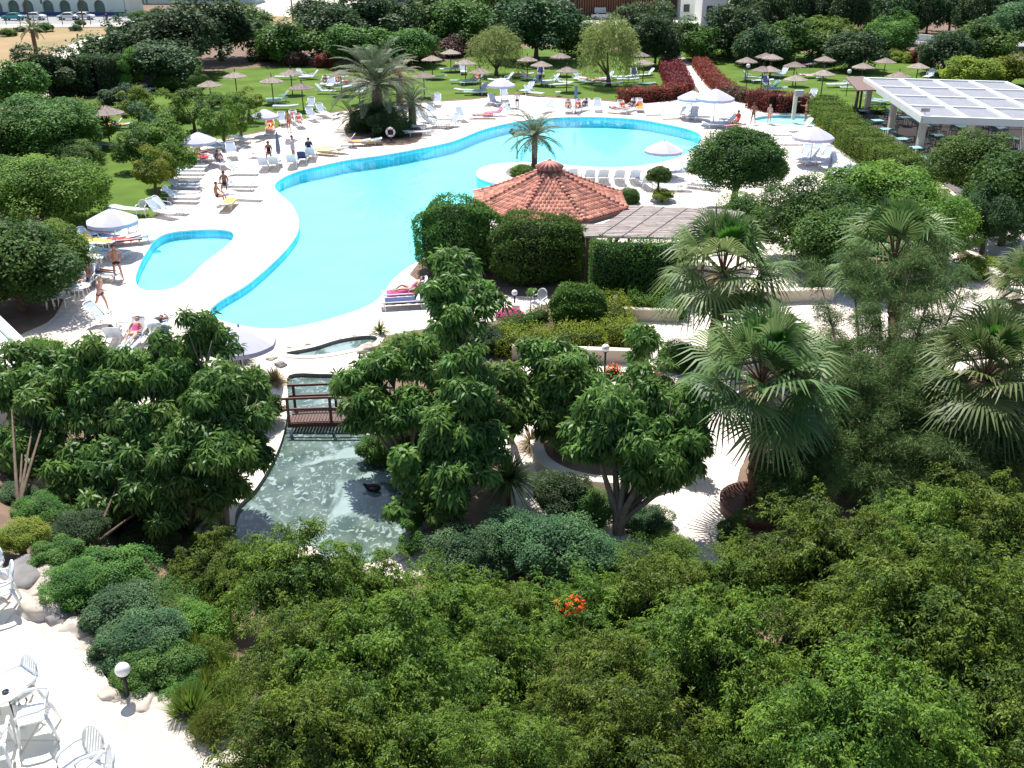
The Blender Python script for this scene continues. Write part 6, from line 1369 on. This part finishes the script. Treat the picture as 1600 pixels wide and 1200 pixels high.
LAWNR = [(1172,121,150,1),(1182,122,0,0,'teal'),(1192,126,0,0),(1197,130,90,1,'navy'),(1205,137,20,1,'teal'),(1214,139,20,0,'teal'),(1212,115,0,0,'teal'),(1222,116,50,1),(1255,101,0,0),(1262,101,10,0,'sling',('T','red')),(1267,117,0,0,'sling',('T','red')),(1275,118,10,0),(1284,120,60,1),(1268,152,60,1),(1310,132,0,0),(1320,131,10,1),(1332,137,0,0,'teal'),(1363,155,150,1,'teal'),(1375,158,0,0,'teal'),(1387,158,20,0,'teal')]
lay('on the lawn right of the path', sorted(LAWNR), True, 'lawn loungers')
lay('on the lawn behind the pergola', [(1452,119,50,1)], True, 'lawn loungers'); lay('beside the lone left sunshade', [(186,195,0,0,'sling',('T','orange')),(176,198,20,1),(177,226,0,0)], True, 'lawn loungers'); lay('in tree shade at the far left', [(182,144,0,0),(225,140,20,0,'teal'),(275,105,0,0)], True, 'lawn loungers')
# white parasols (tip px, tip py), tip 2.35 m above the deck
for x, y, lb, rz in [(412,163,'white parasol on the grass edge between left trees and date palm',.2),(308,203,'white parasol over the shaded group at the left deck edge',.5),(172,325,'lilac parasol at the left beside the paddling pool',.8),(1038,219,'lone lilac parasol standing in front of the right half of the pool',.1),(1083,141,'white parasol left of two at the foot of the garden path',.4),(1118,148,'white parasol right of two at the foot of the garden path',.7),(1272,203,'lilac parasol between the round fig tree and the yellow bushes',.3),(1328,252,'pale parasol mostly hidden by the figs below the hedge',.6),(372,508,'lilac parasol behind the umbrella trees at the lower pool end',.5),(783,121,'pale low parasol on the lawn behind the pool edge',.2)]:
    p = at(x, y, 2.40); place(PS, (p.x, p.y, .034), rz, lb, 'white parasols', s={412:.86,308:.95,1118:1.22,1083:1.0,1272:1.12,172:1.0}.get(x, 1.0))
p = at(432, 208, 2.2); e = empty('closed_parasol', (p.x, p.y, .03), 0, 'closed grey violet parasol on the deck by the pool bend', 'parasol'); MB().tube([(0,0,.75),(0,0,.95),(0,0,1.5),(0,0,2.1),(0,0,2.25)], [.10,.17,.14,.08,.03], 10).build('canopy', M['dusk'], e); MB().tube([(0,0,0),(0,0,2.3)], .025, 8).build('pole', M['white'], e); MB().lathe([(.26,0),(.26,.06),(.05,.12)], 14).build('base', M['white'], e)
p = at(1299, 246, 1.8); e = empty('closed_parasol', (p.x, p.y, .03), 0, 'closed grey parasol right of the lilac parasol on the white deck', 'parasol'); MB().tube([(0,0,.7),(0,0,.9),(0,0,1.5),(0,0,2.0)], [.10,.16,.12,.03], 10).build('canopy', M['dusk'], e); MB().tube([(0,0,0),(0,0,2.1)], .025, 8).build('pole', M['metal'], e)
# tables and chairs
def put(pr, x, y, rz, lb, g=None, z=.034, s=1.0): p = at(x, y, z); return place(pr, p, rz, lb, g, s=s)
put(AC, 842, 489, R(-35), 'white plastic armchair standing alone by the clipped bushes', 'white plastic armchairs', s=1.12)
for x, y, rz, lb in [(105,478,R(60),'white armchair nearest the fig tree shade at the left'),(100,466,R(20),'white armchair behind the nearest one in the left shade'),(127,456,R(-40),'white armchair at the edge of the left shade group'),(223,338,R(0),'white armchair on the grass beside the lilac parasol'),(208,362,R(30),'white armchair under the lilac parasol, right side'),(122,411,R(70),'white armchair beside the small square tables')]: put(AC, x, y, rz, lb, 'white plastic armchairs')
put(TB, 129, 470, 0, 'low round white table in the left shade group', None); put(TS, 80, 482, .3, 'white side table under the fig tree at the left', 'white side tables', s=1.3)
for x, y, lb in [(138,415,'left one of two square white tables near the lilac parasol'),(156,414,'right one of two square white tables near the lilac parasol'),(346,285,'small white table between the lounger rows at the left'),(906,280,'small white table between the loungers behind the bar'),(1062,298,'small white table on the deck right of the bar'),(700,200,'small white table in the crowd right of the date palm'),(872,150,'small white table at the lawn edge')]: put(TS, x, y, .2, lb, 'white side tables')
put(TN, 5, 1118, .2, 'round white table on black legs on the near terrace', None, TZ+.03)
for x, y, rz, lb in [(62,1148,R(-70),'white oval backed armchair right of the terrace table'),(38,1112,R(-35),'white oval backed armchair behind the terrace table'),(-6,1190,R(-160),'white armchair cut by the left edge below the terrace table'),(8,952,R(-60),'white armchair beside the big grey boulder'),(-12,930,R(-20),'white armchair mostly cut by the left edge near the boulder'),(138,1232,R(-30),'white armchair at the bottom edge, left one of two'),(158,1256,R(-60),'white armchair at the bottom edge, right one of two')]: put(AC, x, y, rz, lb, 'white plastic armchairs', TZ+.03, 1.12)
e = empty('ashtray', at(9, 1082, TZ+.76), 0, 'small dark ashtray on the terrace table', 'ashtray'); MB().lathe([(.05,0),(.06,.03),(.045,.03),(.04,.012),(.01,.012)], 14).build('dish', M['glass'], e)
RT = [(1347,186),(1394,185),(1369,202),(1382,216),(1408,232),(1429,246),(1447,262),(1412,197),(1450,211),(1463,226),(1501,212),(1542,201),(1561,214),(1579,231),(1570,256),(1515,232),(1520,190),(1470,190),(1600,196)]
rr_ = random.Random(4); kk = 0
for i, (x, y) in enumerate(sorted(RT)):
    p = at(x, y, .054); place(TT, p, .15, 'square teal topped table, %s from the left in the restaurant' % ORD[i], 'restaurant tables')
    for k in range(3 if i % 2 else 4):
        a = k*PI/2+.15+(.5 if i % 3 == 0 else 0); c = p+Vector((math.sin(a)*-.0+math.cos(a)*.72, math.sin(a)*.72, 0)); kk += 1
        place(DC, c, a-PI/2+rr_.uniform(-.3, .3), 'dark restaurant chair, %s around the %s table from the left' % (ORD[k], ORD[i]), 'dark restaurant chairs')
# lamps, posts and signs
lamp(804, 478, .03, .62, .13, 'small globe lamp on a stone block by the clipped bushes'); MB().box((0, 0, .13), (.34, .3, .26)).build('stone_block', M['lintel'], None, .03).location = at(806, 484, .03)
o = [x for x in COL.objects if x.name == 'stone_block'][0]; tag(o, 'squared pale stone block under the small globe lamp', 'stone block')
lamp(201, 1092, TZ, .66, .13, 'globe lamp on a short black pole at the terrace edge')
lamp(255, 600, .03, 2.3, .24, 'tall globe lamp rising between the umbrella trees')
lamp(961, 482, .2, .5, .12, 'globe lamp beside the bright clipped hedge'); lamp(1165, 146, .02, 2.6, .2, 'tall globe lamp behind the red hedge by the path'); lamp(693, 480, .03, .8, .13, 'globe lamp half hidden by the slim umbrella tree'); lamp(943, 620, .03, 1.9, .14, 'globe lamp between the umbrella trees near the low beige wall')
lamp(1322, 150, .02, 2.3, .2, 'globe lamp at the corner of the brown canopy')
def simplepost(px, py, h, r, lb, nm='post', top=None, m='pole', z=.02):
    p = at(px, py, z); e = empty(nm, p, 0, lb, 'post'); MB().tube([(0,0,0),(0,0,h)], [r, r*.8], 8).build('shaft', M[m], e)
    if top: MB().box((0, -.03, h-top[1]/2), (top[0], .06, top[1])).build('panel', M[top[2]], e)
simplepost(899, 178, 2.4, .04, 'pole with narrow grey panel at the lawn edge behind the pool', 'sign_post', (.28, 1.1, 'dusk'), 'metal')
simplepost(677, 176, 1.6, .03, 'small sign post right of the date palm', 'sign_post', (.3, .45, 'lath'), 'metal')
for x, y, h, lb in [(47,42,6.5,'tall dark pole left in front of the arched building'),(131,40,6.5,'tall dark pole right in front of the arched building'),(458,36,5,'dark pole at the top left of centre'),(1350,50,7.5,'thin pale pole at the top right')]: simplepost(x, y, h, .13, lb, 'utility_pole', None, 'pole' if x < 1000 else 'metal')
for i in range(9): x = 10+i*22; simplepost(x, 38.5, 1.4, .07, 'low roadside post, %s from the left by the arched building' % ORD[i], 'roadside_post')
# shower at the whirlpool
p = at(1239, 187, .03); e = empty('outdoor_shower', p, 0, 'white outdoor shower column with grey box beside the whirlpool', 'shower'); MB().box((0,0,1.0),(.3,.28,2.0)).build('column', M['lintel'], e, .02); MB().box((.25,0,2.2),(.75,.5,.5)).build('hood', M['metal'], e, .03); MB().tube([(.15,-.1,1.5),(.5,-.15,1.55)], .03, 6).build('shower_arm', M['metal'], e)
ring('whirlpool_rim', offset(HOT, .55), offset(HOT, .30), .10, .10, M['coping']); ring('whirlpool_rim_outside', offset(HOT, .55), offset(HOT, .55), .10, .02, M['coping']); ring('whirlpool_rim_inside', offset(HOT, .30), offset(HOT, .30), .10, .03, M['coping'])
# lifebuoy
p = at(612, 203, .75); e = empty('lifebuoy', p, 0, 'white ring lifebuoy hanging on the dark bush under the date palm', 'lifebuoy'); b = MB(); n = 24
b.tube([(.30*math.cos(2*PI*i/n), 0, .30*math.sin(2*PI*i/n)) for i in range(n+1)], .085, 10, False); b.build('ring', M['white'], e)
for k in range(4): a = PI/4+k*PI/2; MB().tube([(.30*math.cos(a-.12), 0, .30*math.sin(a-.12)), (.30*math.cos(a+.12), 0, .30*math.sin(a+.12))], .092, 10, False).build('band', M['red'], e)
for nm in ('post',): MB().tube([(0, .12, -.78), (0, .12, .45)], .05, 8).build('post', M['pole'], e)
e.location.y -= .9
# depth marker pole at pool edge, small tree by the armchair
x = at(829, 488, .03); e = empty('potted_standard_tree', x, 0, 'tiny standard tree with thin stem beside the white armchair', 'tree'); MB().tube([(0,0,0),(0,0,1.0)], .02, 6).build('trunk', M['bark'], e); V, F = umbrellas(np.random.default_rng(2), np.array([[0,0,1.0],[.1,0,1.02],[-.1,.05,1.0],[0,-.1,1.05],[.03,.1,1.06]]), np.array([[0,0,1.],[1,0,1],[-1,0,1],[0,-1,1],[0,1,1]]), .24, .09); fol('crown', fol_mesh('crown', [(V, F)], per=8), 'schl', e)
# people on their feet
PP = person
PP('hips', at(186,437,.03), R(20), 'tanned man in dark trunks standing left of the paddling pool', cloth='trunks', sk='skin')
PP('walk', at(161,488,.03), R(75), 'man in purple shorts walking past the lounger at the left', cloth='purple', sk='skin_pale', hair='hair_fair', s=1.0)
PP('reach', at(459,250,.03), R(70), 'person in loose lilac shirt standing at the pool bend', 'loose_shirt', 'shirt', 'skin')
PP('sit', at(421,250,.1), R(10), 'dark skinned sunbather sitting on a lounger by the closed parasol', 'swimsuit', 'trunks', 'skin_dark')
PP('sit', at(484,244,.1), R(20), 'person in a dark top sitting at the pool edge', 'loose_shirt', 'navy', 'skin')
PP('stand', at(808,172,.03), R(0), 'person in dark trunks standing on the far deck behind the peninsula palm', cloth='trunks', sk='skin_pale', second=('swimsuit', 'white'))
PP('hips', at(1176,194,.03), R(190), 'dark tanned man in green shorts left of the whirlpool', cloth='greens', sk='skin_dark')
PP('stand', at(1201,194,.03), R(-15), 'woman in pale swimsuit and cap beside the whirlpool', 'swimsuit', 'shirt', 'skin_pale', 'hair_fair', .93)
PP('reach', at(1258,190,.03), R(-80), 'woman in black bikini reaching for the shower', 'swim_shorts', 'trunks', 'skin', 'hair', .97)
PP('stand', at(452,206,.03), R(30), 'person in trunks standing among the loungers left of the date palm', cloth='red', sk='skin', s=.95)
PP('sit', at(343,318,.1), R(80), 'tanned person sitting beside the yellow towel left of the pool', 'swim_shorts', 'trunks', 'skin')
PP('sit', at(352,300,.1), R(10), 'person sitting behind the yellow towel lounger', 'swim_shorts', 'navy', 'skin_dark')
PP('sit', at(1151,198,.1), R(-60), 'person in red sitting at the right end of the pool', 'loose_shirt', 'red', 'skin')
PP('stand', at(168,37,.02), R(0), 'pedestrian in dark clothes on the pavement, left one', 'loose_shirt', 'navy', 'skin'); PP('stand', at(186,37,.02), R(40), 'pedestrian in blue on the pavement, right one', 'loose_shirt', 'bluecloth', 'skin')
# cars
def car(px, py, rz, col, label):
    p = at(px, py, .015); e = empty('parked_car', p, rz, label, 'car'); e.scale = (.88,)*3; pr = [(-2.05,.3),(-2.1,.62),(-1.95,.86),(-1.2,.93),(-.75,1.36),(.75,1.4),(1.35,.98),(1.95,.85),(2.1,.6),(2.05,.3)]; n = len(pr)
    b = MB(); b.add([(x, -.82, z) for x, z in pr]+[(x, .82, z) for x, z in pr], [tuple(range(n)), tuple(range(n, 2*n))[::-1]]+[(i, (i+1) % n, (i+1) % n+n, i+n) for i in range(n)]); b.build('body', col, e, .08)
    g = MB()
    for s_ in (-1, 1): g.add([(-1.05, s_*.826, .95), (-.68, s_*.826, 1.29), (.68, s_*.826, 1.32), (1.15, s_*.826, .98)], [(0,1,2,3)])
    g.add([(-1.2, -.7, .965), (-1.2, .7, .965), (-.79, .66, 1.345), (-.79, -.66, 1.345)], [(0,1,2,3)]).add([(1.33, -.7, 1.02), (1.33, .7, 1.02), (.8, .66, 1.4), (.8, -.66, 1.4)], [(0,1,2,3)]); g.build('windows', M['glass'], e)
    for x in (-1.3, 1.3):
        for y in (-1, 1):
            w = MB(); w.tube([(x, y*.66, .31), (x, y*.86, .31)], .31, 16); o = w.build('wheel', M['rubber'], e); MB().tube([(x, y*.85, .31), (x, y*.875, .31)], .18, 12).build('rim', M['metal'], o)
CW = mat('white_car_paint', (.75, .75, .74), .25); CT = mat('teal_car_paint', (.05, .32, .34), .25); CR_ = mat('red_car_paint', (.5, .03, .03), .3)
car(22, 31.5, 0, CT, 'teal parked car in front of the arched building'); car(55, 31, 0, CW, 'white parked car just right of the teal one'); car(108, 31, 0, CW, 'white parked car before the middle arches'); car(131, 30.5, PI, CW, 'white parked car before the right arches'); car(740, 30, 0, CW, 'white car behind the bushes above the left willow'); car(940, 30, 0, CW, 'white van like car in front of the timber building')
for o in PROTOS: bpy.data.objects.remove(o)
